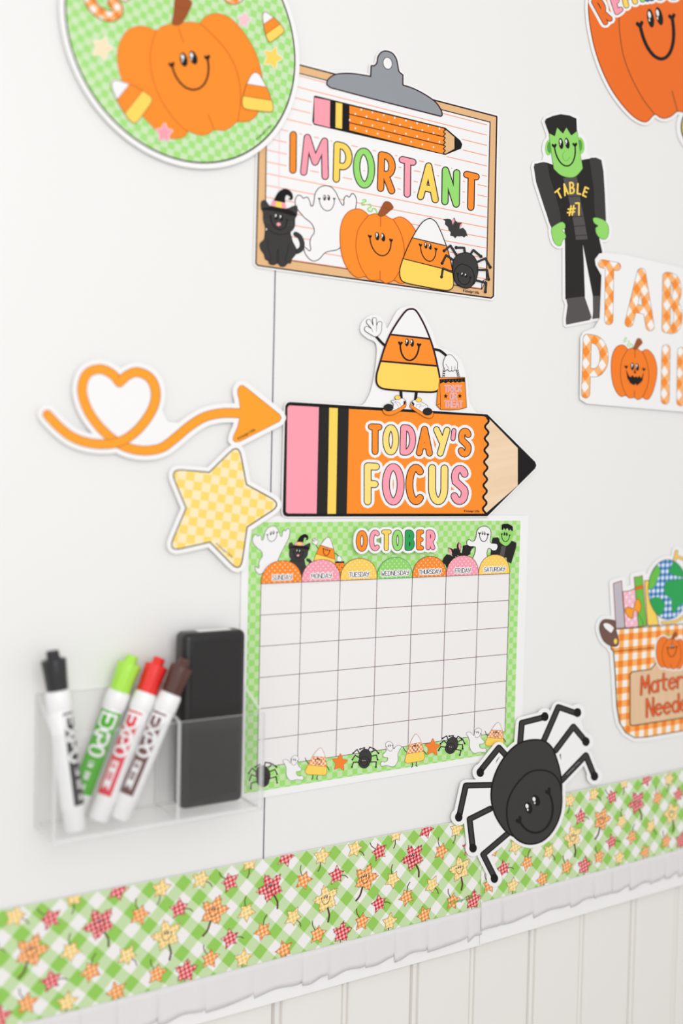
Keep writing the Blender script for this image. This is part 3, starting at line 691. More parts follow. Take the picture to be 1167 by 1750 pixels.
# ------------------------------------------------------------------ 7 loop arrow
th = thing('loop_arrow', 'orange arrow cutout with heart shaped loop, pointing at the big pencil', 'wall cutout', px=(280, 710))
zo = ZT(60, 600, 2.652); HA = .0032
s1 = T(zo, cat([(55, 287), (110, 345), (170, 390), (240, 415), (320, 422), (390, 408), (450, 370), (500, 315), (535, 255), (547, 200), (538, 150), (510, 113), (460, 95), (415, 112), (383, 143)], False, 6))
s2 = T(zo, cat([(383, 143), (350, 105), (300, 82), (250, 92), (222, 125), (213, 185), (235, 260), (280, 330), (340, 390), (400, 430), (460, 448), (520, 450), (580, 435), (640, 390), (700, 340), (770, 298), (850, 281), (930, 282)], False, 6))
headp = T(zo, [(918, 190), (919, 172), (928, 158), (940, 156), (955, 165), (1108, 288), (1115, 303), (1106, 318), (930, 408), (908, 412), (897, 402), (900, 385), (918, 345), (928, 303), (930, 262), (925, 220)])
card(th, [headp], 8.5, HA, extra=strokes([s1, s2], 33)+[T(zo, cat([(383, 145), (460, 95), (547, 200), (450, 370), (370, 400), (280, 330), (213, 190), (300, 82)])), T(zo, [(500, 315), (560, 230), (600, 320), (700, 330), (600, 430), (400, 420)])])
sh = Sheet(HA); rl = mat('ink_arrow_line', (176, 84, 60))
sh.add(strokes([s2], 16.8)+soft(headp, 1.6), rl); sh.add(strokes([s2], 14.6)+[headp], aorange); sh.add(strokes([s1], 16.8), rl, holes=[ell(*zo(383, 143), 8.6, 8.6)]); sh.add(strokes([s1], 14.6), aorange); sh.build('printed_arrow', th)
copyright_line(th, (407, 751.5), (436, 736), (406, 747.5), plum, sh.h)

# ------------------------------------------------------------------ 8 star
HS = .0036
th = thing('star_cutout', 'yellow checked five pointed star cutout beside the big pencil', 'wall cutout', px=(380, 870))
def rounded(pts, r=.3, n=5):
    out = []; N = len(pts)
    for i in range(N):
        p, a, b = np.array(pts[i], float), np.array(pts[i-1], float), np.array(pts[(i+1) % N], float)
        if i % 2: out.append(tuple(p)); continue
        s, e = p+(a-p)*r, p+(b-p)*r
        for k_ in range(n+1):
            t_ = k_/n; out.append(tuple((1-t_)**2*s+2*t_*(1-t_)*p+t_*t_*e))
    return out
P = T(zo, rounded([(922, 420), (957, 605), (1118, 694), (960, 797), (930, 1005), (793, 865), (602, 908), (685, 712), (612, 535), (790, 550)], .3))
card(th, [P], 8.5, HS); sh = Sheet(HS); sh.add(soft(P, 2.6), plum)
sh.add([P], checks('star_checks', (255, 219, 112), (253, 235, 190), .00665, .0064, W(*zo(850, 690))[0], W(*zo(850, 690))[1], math.radians(-7)), holes=stroke(P, 1.2, True)); sh.build('printed_star', th)
copyright_line(th, (369, 930.5), (396.5, 953.5), (371, 928), mauve, sh.h)

# ------------------------------------------------------------------ 9 big pencil header with candy corn figure
HP = .0024
th = thing('pencil_header', "big pencil cutout reading TODAY'S FOCUS with a waving candy corn on top", 'wall header', px=(680, 800))
zp = ZT(470, 670, 2.537); zk = ZT(590, 510, 5.074); zg = ZT(740, 590, 14.58)
outer = T(zp, [(50, 62), (56, 52), (66, 49), (918, 103), (1122, 306), (1126, 318), (1122, 328), (918, 532), (52, 534), (43, 530), (39, 520)])
ccb = [(570, 92), (530, 105), (480, 165), (430, 240), (385, 320), (340, 430), (300, 560), (272, 660), (272, 730), (300, 770), (360, 788), (500, 800), (700, 812), (780, 808), (812, 780), (820, 700), (800, 590), (770, 460), (735, 350), (690, 240), (640, 145), (605, 100)]
handl = cat([(262, 332), (225, 315), (172, 280), (170, 252), (185, 243), (205, 250), (228, 264), (205, 235), (185, 210), (188, 190), (205, 182), (222, 195), (242, 235), (236, 180), (248, 168), (268, 172), (270, 195), (272, 238), (280, 212), (298, 200), (318, 210), (315, 240), (312, 280), (295, 315)], True, 3)
handr = cat([(300, 300), (340, 255), (400, 235), (460, 248), (520, 310), (590, 400), (608, 440), (600, 600), (570, 620), (545, 612), (500, 645), (460, 630), (420, 648), (370, 615), (350, 600), (310, 640), (285, 590), (255, 500), (262, 400)], True, 3)
card(th, [outer], 4.5, HP, extra=[T(zk, cat([(60, 1100), (175, 900), (225, 790), (262, 600), (270, 400), (190, 345), (135, 290), (140, 220), (190, 160), (260, 140), (320, 175), (350, 230), (370, 250), (450, 110), (530, 70), (600, 70), (680, 140), (760, 300), (800, 410), (900, 455), (990, 520), (1040, 640), (1065, 760), (1080, 900), (1150, 1020), (1150, 1100)]))])
sh = Sheet(HP); sh.add(soft(outer, 5), black); sh.build('pencil_outline', th); hp = sh.h
def quad(name, pts, m, label=None):
    s_ = Sheet(hp); s_.add([T(zp, pts)], m); return s_.build(name, th, label)
quad('eraser_end', [(54, 66), (62, 58), (190, 65), (180, 527), (55, 526), (47, 520)], pink)
quad('dark_band', [(193, 65), (233, 68), (225, 528), (183, 527)], dchar); quad('yellow_band', [(235, 68), (272, 70), (264, 528), (227, 528)], yellow); quad('dark_band', [(274, 70), (318, 73), (309, 528), (266, 528)], dchar)
wavp = [(919-11*i/60+8*math.sin(i*math.pi*2*8.1/60), 112+i*412/60) for i in range(61)]
quad('orange_barrel', [(320, 73), (905, 105)]+wavp+[(905, 527), (311, 527)], orange)
s_ = Sheet(hp); s_.add([T(zp, wavp[::-1]+[(925, 113), (1052, 243), (1052, 405), (918, 522)])], wood('pencil_wood', (250, 226, 196), (238, 200, 160), 50, 1.75)); s_.build('sharpened_wood', th)
s_ = Sheet(hp+DH); s_.add(stroke(T(zp, wavp), 3.4), black); s_.build('scalloped_edge', th)
s_ = Sheet(hp); s_.add([T(zp, [(1052, 243), (1116, 306), (1120, 318), (1116, 328), (1052, 405)])], black); s_.build('pencil_point', th)
ztf = ZT(600, 700, 4.8625)
title(th, ztf, [('T', orange, (137, 376), (260, 380), (138, 112)), ('O', pyellow, (258, 380), (398, 383), (260, 118)), ('D', pink, (400, 382), (536, 385), (408, 120)), ('A', orange, (536, 388), (680, 392), (538, 130)), ('Y', pyellow, (680, 390), (826, 394), (680, 136)), ("'", pink, (818, 262), (882, 264), (820, 152), 9), ('S', orange, (880, 396), (1002, 400), (882, 146)),
              ('F', pyellow, (104, 796), (240, 799), (104, 436), 13.6), ('O', pink, (254, 796), (443, 799), (256, 440), 13.6), ('C', orange, (450, 792), (616, 797), (450, 445), 13.6), ('U', pyellow, (638, 792), (806, 795), (640, 450), 13.6), ('S', pink, (818, 790), (978, 795), (820, 455), 13.6)], 12.0, hp+DH, 4.8, 1.5, plum, backthick=.00005)
copyright_line(th, (793, 875), (819, 875.5), (793, 871.5), plum, hp+DH)
hf = hp+8*DH
t = lambda p: T(zk, p)
for l in ([(482, 798), (486, 872)], [(617, 812), (608, 885)]):
    s_ = Sheet(hf); s_.line(t(l), 4.8, black); s_.build('leg', th)
for l in ([(345, 410), (305, 372), (270, 332)], [(765, 440), (820, 452), (872, 492)]):
    s_ = Sheet(hf); s_.line(t(cat(l, False)), 4.2, black); s_.build('arm', th)
s_ = Sheet(hf+2*DH); corn_body(s_, zk, ccb, ((388, 312), (732, 350)), ((303, 543), (800, 586)), 3.1, orange, plum)
bd_ = s_.build('candy_corn_body', th); s_ = Sheet(s_.h); face(s_, zk(478, 398), zk(639, 412), zk(553, 537), 2.3, black, 1.0, 4.0); s_.build('smiling_face', th, under=bd_)
for pl, z_ in ((handl, zk), (handr, zg)):
    s_ = Sheet(hf+DH*3); s_.outlined(T(z_, pl), ghostw, plum, .8)
    s_.add(sum([stroke(T(zk, l), .6) for l in (([(228, 264), (240, 290)], [(272, 238), (270, 285)]) if z_ is zk else ())], [])+sum([stroke(T(zg, l), .6) for l in (() if z_ is zk else ([(465, 520), (465, 620)], [(545, 515), (540, 600)], [(315, 465), (365, 540), (395, 595)]))], []), plum)
    s_.build('glove', th)
zg_ = lambda p: T(zg, p)
s_ = Sheet(hf+2*DH); bl = mat('ink_bag_line', (110, 50, 20))
for a, b, n in (((278, 600), (262, 830), 4), ((602, 600), (642, 800), 4)):
    s_.add(stroke(zg_([a, b]), 3.3, False, 0), black, step=.5)
    q = []
    for i in range(n):
        t0, t1 = (i+.1)/n, (i+.55)/n; q.append(stroke(zg_([(a[0]+(b[0]-a[0])*t0, a[1]+(b[1]-a[1])*t0), (a[0]+(b[0]-a[0])*t1, a[1]+(b[1]-a[1])*t1)]), 2.3, False, 0)[0])
    s_.add(q, white, step=.5)
s_.build('bag_handle', th)
s_ = Sheet(hf+3*DH); s_.outlined(zg_([(150, 808), (785, 795), (790, 815), (835, 1550), (650, 1600), (420, 1615), (190, 1605), (85, 1495), (115, 1100)]), orange, bl, .9)
s_.add(stroke(zg_([(165, 850), (190, 1605)]), .8)+stroke(zg_([(85, 1495), (185, 1450)]), .7), bl)
s_.add([zg_([(170, 850), (790, 815), (790, 920), (740, 905), (690, 915), (650, 930), (600, 905), (560, 935), (500, 905), (440, 940), (390, 905), (310, 945), (260, 915), (178, 960)])], black)
s_.add([ell(*zg(200+i*73, 885-i*3), .55, .55, 6) for i in range(8)], grey)
s_.add([star_poly(zg(315, 1268), 4.2, .1, .42), star_poly(zg(668, 1265), 4.2, .1, .42)], black); s_.build('treat_bag', th)
for wd_, a, b, tp in (('TRICK', (290, 1155), (700, 1150), (292, 1005)), ('OR', (415, 1345), (590, 1345), (415, 1195)), ('TREAT', (285, 1545), (725, 1540), (285, 1395))):
    s2_ = Sheet(s_.h); text(s2_, wd_, zg(*a), zg(*b), zg(*tp), mat('ink_soft_rose', (222, 120, 105)), .55, 1.9, ppink, gap=.3); s2_.build('bag_lettering', th)
for k_, (sole, upper, toe, tng, heel, laces) in enumerate((
    ([(330, 960), (330, 988), (355, 1008), (400, 1012), (450, 992), (520, 945), (528, 905), (515, 880), (470, 930), (400, 970)], [(405, 975), (420, 920), (395, 892), (430, 880), (490, 866), (518, 880), (522, 900), (480, 940)], (375, 946, 43, 32), (455, 860, 25, 19), [(505, 888), (522, 890), (522, 915), (505, 925)], [(410, 900), (440, 905), (460, 935), (430, 890), (470, 905), (480, 925)]),
    ([(562, 925), (568, 950), (640, 1000), (700, 1035), (750, 1035), (763, 1005), (755, 985), (700, 990), (620, 950), (575, 915)], [(570, 915), (580, 890), (620, 882), (690, 915), (715, 940), (680, 985), (620, 955)], (713, 981, 42, 33), (637, 880, 25, 19), [(572, 905), (582, 892), (600, 915), (592, 935)], [(690, 930), (650, 935), (640, 950), (660, 915), (620, 920), (615, 935)]))):
    s_ = Sheet(hf+6*DH); s_.outlined(t(cat(sole, True, 3)), orange, bl, .7); s_.outlined(t(cat(upper, True, 3)), ghostw, plum, .6)
    s_.add([t(heel)], dchar); s_.outlined(t(ell(*tng)), yellow, bl, .6); s_.add([t(ell(*toe))], dchar); s_.add(stroke(t(laces), .8), lav); s_.build('shoe', th)

# ------------------------------------------------------------------ 10 calendar
HK = .0009
Gq = (0.534438, -0.121858, -0.00081, 0.0503619, 0.0339914)
def CG(c, r):                             # calendar grid (column, row) -> pixel
    ct, st = math.cos(Gq[2]), math.sin(Gq[2]); cw, ch = Gq[3]*.7, Gq[4]*.7
    return PJ(Gq[0]*.7+c*cw*ct+r*ch*st, CZ+Gq[1]*.7+c*cw*st-r*ch*ct, 0)
th = thing('october_calendar', 'blank wall calendar with green checked border and day names in arches', 'calendar', px=CG(3.5, 3))
rect = lambda a, b, c, d: [CG(a, b), CG(c, b), CG(c, d), CG(a, d)]
card(th, [rect(-.47, -2.14, 7.56, 6.88)], .5, HK)
ck = Gq[4]*.7*.2; ox, oz = W(*CG(0, 0)); 
sh = Sheet(HK); sh.add([rect(-.31, -1.95, 7.31, 6.66)], checks('calendar_checks', (163, 225, 118), (200, 231, 172), ck*1.0, ck, ox, oz)); sh.build('checked_border', th); hk = sh.h
for r in range(6):
    for c in range(7):
        sh = Sheet(hk); sh.add([rect(c, r, c+1, min(r+1, 5.9))], cellw); sh.build('day_square', th)
sh = Sheet(hk+DH); ps = []
for c in range(8): ps += stroke([CG(c, 0), CG(c, 5.9)], 1.0, False, 0)
for r in [0, 1, 2, 3, 4, 5, 5.9]: ps += stroke([CG(0, r), CG(7, r)], 1.0, False, 0)
gridm = mat('ink_grid', (120, 84, 100)); sh.add(ps, gridm); sh.build('grid_lines', th); hl = sh.h
zq = ZT(420, 880, 6.483); z9 = ZT(740, 880, 6.865)
fg = AFF([(350, 97), (475, 133), (303, 305)], [zq(285, 125), zq(470, 150), zq(182, 460)])
fig_ghost(th, fg, hk+DH, GH1, .8, ((326, 158), (396, 152), (366, 208)), fw=.8)
f = AFF([(450, 100), (150, 255), (400, 705)], [zq(650, 213), zq(492, 308), zq(592, 512)])
fig_cat(th, f, hk+2*DH, .5)
f = AFF([(570, 90), (270, 700), (815, 780)], [zq(915, 248), zq(757, 500), zq(985, 580)])
sh = Sheet(hk+2*DH)
for l in ([(345, 410), (305, 372), (270, 332)], [(765, 440), (820, 452), (872, 492)]): sh.line(T(f, l), 1.1, black, step=.3)
corn_body(sh, f, ccb, ((388, 312), (732, 350)), ((303, 543), (800, 586)), .8, orange, dline)
face(sh, f(478, 398), f(639, 412), f(553, 537), .9, black, 1.0, 1.6)
fq = lambda a, b: (a/14.58+740, b/14.58+590)
inv = lambda a, b: f((fq(a, b)[0]-590)*5.074, (fq(a, b)[1]-510)*5.074)
sh.outlined(T(f, handl), ghostw, mchar, .4, step=.5); sh.outlined([inv(*p) for p in handr], ghostw, mchar, .4, step=.5)
sh.outlined([zq(992, 520), zq(1090, 518), zq(1085, 632), zq(1000, 632)], orange, dline, .6); sh.fill([zq(992, 516), zq(1092, 514), zq(1090, 532), zq(994, 534)], black)
sh.add([star_poly(zq(1010, 582), 1.7), star_poly(zq(1066, 582), 1.7), ell(*zq(1036, 555), 1, 1, 6), ell(*zq(1040, 605), 1, 1, 6)], black); sh.build('printed_candy_corn', th)
# bat
sh = Sheet(hk+2*DH); P = T(z9, [(100, 555), (125, 500), (160, 462), (200, 468), (232, 490), (222, 470), (185, 430), (176, 380), (215, 392), (235, 405), (255, 390), (278, 395), (278, 350), (300, 315), (322, 340), (330, 380), (318, 440), (335, 450), (345, 400), (350, 360), (400, 352), (455, 365), (485, 378), (455, 400), (440, 430), (438, 460), (410, 475), (400, 500), (340, 560), (250, 640), (205, 600), (160, 625), (145, 585)])
sh.add([P], dchar); sh.add([T(z9, [(182, 388), (212, 410), (222, 450), (215, 470), (190, 440)]), T(z9, [(302, 325), (322, 350), (325, 395), (312, 415), (298, 370)])], pink)
sh.line(T(z9, cat([(245, 440), (262, 430), (280, 440), (300, 425)], False)), .7, black); sh.add([ell(*z9(265, 492), .6, .8, 6), ell(*z9(292, 478), .6, .8, 6)], ghostw); sh.build('printed_bat', th)
# monster in black coat
sh = Sheet(hk+2*DH)
sh.add([T(z9, [(690, 300), (700, 268), (760, 262), (790, 300), (880, 320), (915, 300), (978, 325), (975, 380), (915, 575), (870, 550), (860, 500), (670, 500)])], dchar)
sh.add([T(z9, [(800, 365), (855, 365), (830, 505), (780, 490)])], mchar); sh.add([T(z9, [(870, 550), (915, 570), (915, 650), (900, 660), (880, 600)])], skin)
sh.add([T(z9, cat([(800, 190), (930, 200), (920, 300), (870, 358), (830, 355), (780, 310), (785, 250)], True, 3)), T(z9, ell(783, 225, 8, 24)), T(z9, ell(932, 240, 8, 24))], skin)
sh.add([T(z9, [(806, 115), (830, 104), (880, 103), (935, 135), (938, 180), (925, 192), (905, 165), (895, 190), (870, 150), (850, 180), (832, 150), (818, 180), (805, 170)])], black)
face(sh, z9(806, 230), z9(897, 244), z9(845, 312), 1.1, black, 1.1, 1.8, False); sh.build('printed_monster', th)
GH2 = [(590, 133), (545, 150), (515, 190), (508, 240), (490, 295), (460, 310), (425, 292), (400, 305), (398, 345), (430, 368), (480, 370), (498, 385), (490, 450), (465, 525), (500, 580), (535, 690), (560, 650), (580, 590), (635, 520), (630, 450), (645, 395), (670, 395), (700, 418), (740, 412), (757, 380), (752, 345), (720, 335), (680, 330), (668, 290), (678, 240), (675, 185), (645, 145)]
fig_ghost(th, z9, hk+8*DH, GH2, .9, ((545, 222), (642, 235), (590, 312)), fw=1.1, ml=black)
# day arches
DM = {'o': dots('dots_orange', (255, 140, 44), (255, 220, 180), .0032, .0006), 'p': dots('dots_pink', (250, 160, 178), (255, 225, 230), .0032, .0006), 'y': dots('dots_yellow', (255, 210, 95), (255, 235, 180), .0032, .0006), 'g': dots('dots_green', (150, 215, 110), (215, 240, 195), .0032, .0006)}
for i, (nm, c, a, b) in enumerate((('SUNDAy', 'o', .27, .75), ('MONDAy', 'p', .24, .77), ('TUESDAy', 'y', .24, .77), ('WEDNESDAy', 'g', .12, .9), ('THURSDAy', 'o', .19, .83), ('FRIDAy', 'p', .27, .74), ('SATURDAy', 'y', .17, .84))):
    sh = Sheet(hk+12*DH); P = [CG(i+.5-.5*math.copysign(abs(math.cos(q))**.9, math.cos(q)), -.71*math.sin(q)**.9 if math.sin(q) > 0 else 0) for q in (math.pi*j/24 for j in range(25))]
    sh.outlined(P, DM[c], dline if c != 'g' else dgreen, .9)
    text(sh, nm, CG(i+a, -.10), CG(i+b, -.10), CG(i+a, -.25), plum, .85, 3.0, white, gap=.25); sh.build('day_arch', th)
# strip of figures along the bottom
z6 = ZT(410, 1230, 4.668); z7 = ZT(640, 1220, 4.668)
SPS = [[(955, 270), (935, 237), (903, 268)], [(945, 300), (920, 282), (897, 318)], [(950, 338), (905, 340), (893, 378)], [(985, 245), (995, 222), (958, 235)], [(1025, 240), (1035, 218), (1068, 232)], [(1050, 260), (1080, 238), (1105, 268)], [(1050, 290), (1090, 283), (1098, 318)], [(1045, 337), (1088, 335), (1085, 378)]]
for z, c, rot, sc in ((z6, (185, 440), -.22, 1.12), (z6, (1000, 302), 0, 1), (z7, (620, 245), .22, .9)):
    f = (lambda z, c, rot, sc: lambda a, b: z(c[0]+sc*((a-1000)*math.cos(rot)-(b-302)*math.sin(rot)), c[1]+sc*((a-1000)*math.sin(rot)+(b-302)*math.cos(rot))))(z, c, rot, sc)
    sh = Sheet(hl+DH); sh.add(sum([strokes([T(f, l)], 1.7) for l in SPS], [])+[ell(*f(*l[-1]), 1.5, 1.6, 10) for l in SPS], black)
    sh.outlined(T(f, ell(1000, 300, 50, 66)), char, black, .9); sh.outlined(T(f, ell(990, 340, 44, 46)), char, black, .9)
    face(sh, f(965, 332), f(1018, 336), f(990, 365), .7, black, 1.1, 1.3); sh.build('printed_spider', th)
SG = [(438, 285), (410, 305), (403, 345), (385, 325), (365, 316), (345, 322), (343, 335), (355, 350), (370, 390), (368, 430), (385, 470), (410, 486), (450, 478), (485, 480), (502, 480), (507, 458), (490, 445), (475, 450), (455, 440), (450, 415), (480, 410), (489, 390), (470, 372), (460, 350), (468, 320), (462, 295)]
for k_, (z, tr) in enumerate(((z6, lambda a, b: (a, b)), (z7, lambda a, b: (555-a, b-65)), (z7, lambda a, b: (a*.97+400, b-172)))):
    f = (lambda z, tr: lambda a, b: z(*tr(a, b)))(z, tr)
    fig_ghost(th, f, hl+DH, SG, .55, ((412, 318), (458, 330), (425, 362)), fw=.5, ml=mchar)
gcc = gingham('gingham_corn', (255, 246, 238), (255, 190, 130), (246, 128, 50), .0026, 0, 0, math.pi/4)
SC1 = [(640, 225), (610, 250), (575, 300), (545, 355), (522, 405), (525, 425), (545, 436), (610, 440), (670, 442), (690, 430), (692, 395), (685, 320), (672, 270), (655, 235)]
for z, tr in ((z6, lambda a, b: (a, b)), (z7, lambda a, b: (a*.9-240+b*-.0+(b-300)*.12, b-57-(a-610)*.22)), (z7, lambda a, b: (a*.85+440, b*.88-130))):
    f = (lambda z, tr: lambda a, b: z(*tr(a, b)))(z, tr); sh = Sheet(hl+DH)
    for l in ([(548, 350), (530, 330), (520, 305)], [(690, 368), (703, 385), (711, 402)], [(582, 440), (580, 470), (570, 474)], [(620, 442), (612, 472), (622, 477)]): sh.line(T(f, l), 1.2, black, step=.25)
    corn_body(sh, f, SC1, ((570, 292), (690, 300)), ((545, 362), (700, 374)), .6, gcc, oline); face(sh, f(600, 318), f(648, 322), f(625, 358), .6, plum, 1.0, 1.2, False); sh.build('printed_candy_corn', th)
ogd = dots('dots_star', (250, 125, 40), (255, 160, 80), .0012, .0003)
for c, a in ((z6(796, 342), .1), (z7(462, 268), .05)):
    sh = Sheet(hl+DH); P = star_poly(c, 14.5, a, .5); sh.add(soft(P, 2.2), oline); sh.add(soft(P, 1.2), ogd); sh.build('printed_star', th)

# 11 october title
th = thing('october_title', 'white die-cut word OCTOBER in multicoloured letters mounted on the calendar', 'title cutout', px=(677, 927))
z8 = ZT(590, 880, 6.483); ho = HK+.0035
title(th, z8, [('O', orange, (115, 410), (250, 408), (117, 168)), ('C', pink, (262, 405), (390, 402), (263, 163)), ('T', yellow, (395, 402), (512, 400), (397, 161)), ('O', green, (515, 402), (642, 400), (515, 162)), ('B', dgreen, (656, 400), (768, 396), (660, 162)), ('E', orange, (784, 395), (873, 392), (785, 162)), ('R', pink, (889, 393), (998, 390), (892, 162))], 8.6, ho, 4.1, 1.1, plum, backthick=.0006)

# ------------------------------------------------------------------ 12 big spider
HQ = .0034
th = thing('spider_cutout', 'large black smiling spider cutout hanging over the leaf border', 'wall cutout', px=(900, 1350))
zs = ZT(760, 1180, 3.89)
card(th, [T(zs, cat(SPB, True, 3)), T(zs, cat(SPH, True, 3))], 6.5, HQ, extra=sum([strokes([T(zs, l)], 20, 12) for l in SPL], [])+[ell(*zs(*q), 13, 14.5) for q in SPF]+[T(zs, q) for q in ([(430, 420), (520, 230), (660, 190), (760, 330), (700, 380)], [(700, 360), (860, 160), (900, 180), (940, 320), (860, 250)], [(640, 350), (760, 130), (870, 160), (860, 240), (740, 400)], [(770, 380), (860, 260), (940, 420), (780, 590)], [(300, 640), (360, 400), (260, 560), (150, 630)], [(120, 800), (160, 650), (310, 650), (310, 780), (160, 850)], [(200, 1040), (180, 870), (310, 800), (420, 940), (250, 1080)])])
fig_spider(th, zs, HQ, 10.4, 2.1)
sh = Sheet(HQ+3*DH); text(sh, '@ Schoolgirl Style', zs(812, 562), zs(896, 478), zs(808, 556), grey, .45, gap=.35); sh.build('small_print', th)

# ------------------------------------------------------------------ 13 materials basket
HX = .0010
th = thing('materials_basket', 'orange gingham basket cutout with globe and books reading Materials Needed', 'wall cutout', px=(1120, 1120))
zx = ZT(990, 920, 4.859); t = lambda p: T(zx, p)
bask = [(272, 775), (285, 757), (860, 712), (1500, 665), (1515, 820), (1490, 830), (1470, 1100), (1440, 1300), (1380, 1450), (1300, 1510), (860, 1598), (560, 1650), (460, 1655), (385, 1612), (335, 1530), (312, 1400), (300, 1150), (285, 940), (265, 915)]
globe = ell(735, 425, 161, 247, 40)
stuffp = [(282, 372), (350, 352), (362, 440), (460, 412), (455, 320), (525, 305), (540, 350), (860, 130), (1100, 300), (1300, 680), (860, 720), (305, 750)]
hdl = cat([(180, 700), (205, 676), (250, 676), (300, 690), (300, 745), (320, 820), (325, 875), (300, 898), (250, 886), (205, 850), (178, 790), (170, 740)], True, 3)
card(th, [t(bask), t(stuffp), t(hdl), t(globe), t([(790, 190), (805, 100), (900, 160), (880, 250)])], 7, HX)
gbk = gingham('gingham_basket', (252, 246, 240), (255, 181, 100), (250, 132, 36), .0128, *W(*zx(340, 820)), 0)
glb = gingham('gingham_globe', (240, 244, 250), (110, 165, 215), (36, 104, 168), .0062, *W(*zx(700, 300)), 0)
def pc(name, pts, m, ml_=umber, w=1.2, hh=1, closed=True):
    s_ = Sheet(HX+hh*DH); s_.outlined(t(pts), m, ml_, w); return s_.build(name, th)
pc('yellow_book', [(540, 352), (580, 350), (660, 720), (565, 724)], yellow)
pc('grey_book', [(282, 375), (350, 352), (378, 742), (303, 748)], lav, dline)
pc('pink_book', [(362, 442), (412, 438), (465, 415), (492, 735), (380, 742)], dots('dots_bookpink', (250, 190, 205), (250, 225, 232), .006, .0018), dline, 1.2, 2)
pc('green_book', [(455, 322), (500, 318), (522, 308), (558, 725), (490, 735)], mat('ink_leaf_green', (110, 195, 72)), dline, 1.2, 3)
pc('book_band', [(462, 405), (530, 388), (534, 412), (465, 428)], dorange, dline, .8, 5)
s_ = Sheet(HX+5*DH); s_.outlined(t(cat([(445, 585), (400, 570), (380, 595), (395, 640), (440, 665), (450, 610), (470, 600), (495, 620), (512, 570), (495, 505), (465, 520), (455, 570)], True, 4)), aorange, dline, 1.0); s_.line(t(cat([(490, 630), (520, 680), (530, 722)], False)), .8, mchar); s_.build('bow', th)
s_ = Sheet(HX+5*DH); s_.add(strokes([t([(790, 185), (808, 108)]), t(cat([(808, 150), (900, 200), (960, 330), (960, 500), (900, 620), (800, 690), (690, 700)], False, 5))], 5.2), dline); s_.add(strokes([t([(790, 185), (808, 108)]), t(cat([(808, 150), (900, 200), (960, 330), (960, 500), (900, 620), (800, 690), (690, 700)], False, 5))], 3.6), yellow); s_.build('globe_arm', th)
s_ = Sheet(HX+7*DH); s_.add(soft(t(globe), 1.4), mat('ink_navy', (36, 60, 90))); s_.add([t(globe)], glb)
GLc = t(globe)
for pts, m in (([(800, 190), (850, 220), (900, 320), (800, 310), (745, 280), (760, 230)], dgreen), ([(705, 410), (725, 360), (790, 345), (890, 350), (890, 500), (830, 560), (790, 615), (770, 600), (760, 500), (715, 470)], dgreen), ([(600, 500), (650, 490), (705, 530), (700, 590), (670, 640), (620, 600), (590, 540)], dgreen), ([(650, 225), (672, 280), (650, 330), (620, 400), (575, 420), (585, 330), (620, 260)], mat('ink_leaf_green', (110, 195, 72)))):
    s_.add(stroke(t(cat(pts, True, 3)), .8, True)+[t(cat(pts, True, 3))], mat('ink_forest', (30, 90, 60)), clip=GLc, step=.3); s_.add([t(cat(pts, True, 3))], m, clip=GLc, step=.3)
s_.build('globe', th)
pc('basket_body', [(285, 940), (1490, 830), (1470, 1100), (1440, 1300), (1380, 1450), (1300, 1510), (860, 1598), (560, 1650), (460, 1655), (385, 1612), (335, 1530), (312, 1400), (300, 1150)], gbk, mat('ink_dark_olive', (86, 92, 60)), 1.3, 10)
pc('basket_rim', [(272, 775), (285, 757), (860, 712), (1500, 665), (1515, 820), (1490, 830), (860, 885), (285, 940), (265, 915)], gbk, umber, 1.3, 12)
s_ = Sheet(HX+14*DH); s_.outlined(t(hdl), mauve, umber, 1.2); s_.outlined(t(cat([(197, 716), (215, 702), (250, 710), (284, 738), (284, 755), (264, 786), (236, 768), (212, 746)], True, 3)), white, umber, .8); s_.outlined(t(ell(300, 855, 16, 25)), yellow, dline, .7); s_.build('basket_handle', th)
s_ = Sheet(HX+14*DH); s_.outlined(t([(420, 1130), (438, 1108), (592, 1088), (632, 1040), (900, 1000), (1350, 960), (1350, 1400), (860, 1490), (440, 1556), (420, 1545)]), wood('basket_wood', (238, 205, 168), (226, 184, 142), 60, .15), umber, 1.7); s_.build('name_plate', th); hn = s_.h
f = AFF([(85, 600), (1130, 700), (620, 1155)], [zx(637, 930), zx(890, 940), zx(760, 1078)])
s_ = Sheet(hn); s_.add(soft(T(f, cat(PK, True, 4)), 5.5), white, depth=.0002); s_.build('pumpkin_backing', th)
fig_pumpkin(th, f, s_.h, .9, 'printed_pumpkin', mat('ink_orange3', (248, 122, 30)), dline, ((480, 570), (780, 560), (630, 820)), 15)
s_ = Sheet(hn); text(s_, 'Materials', zx(512, 1298), zx(1090, 1190), zx(512, 1150), mat('ink_text_orange', (238, 96, 30)), 2.9, 1.5, umber, gap=.35); s_.build('lettering', th)
s_ = Sheet(hn); text(s_, 'Needed', zx(560, 1482), zx(960, 1415), zx(560, 1335), mat('ink_text_orange', (238, 96, 30)), 2.9, 1.5, umber, gap=.35); s_.build('lettering', th)

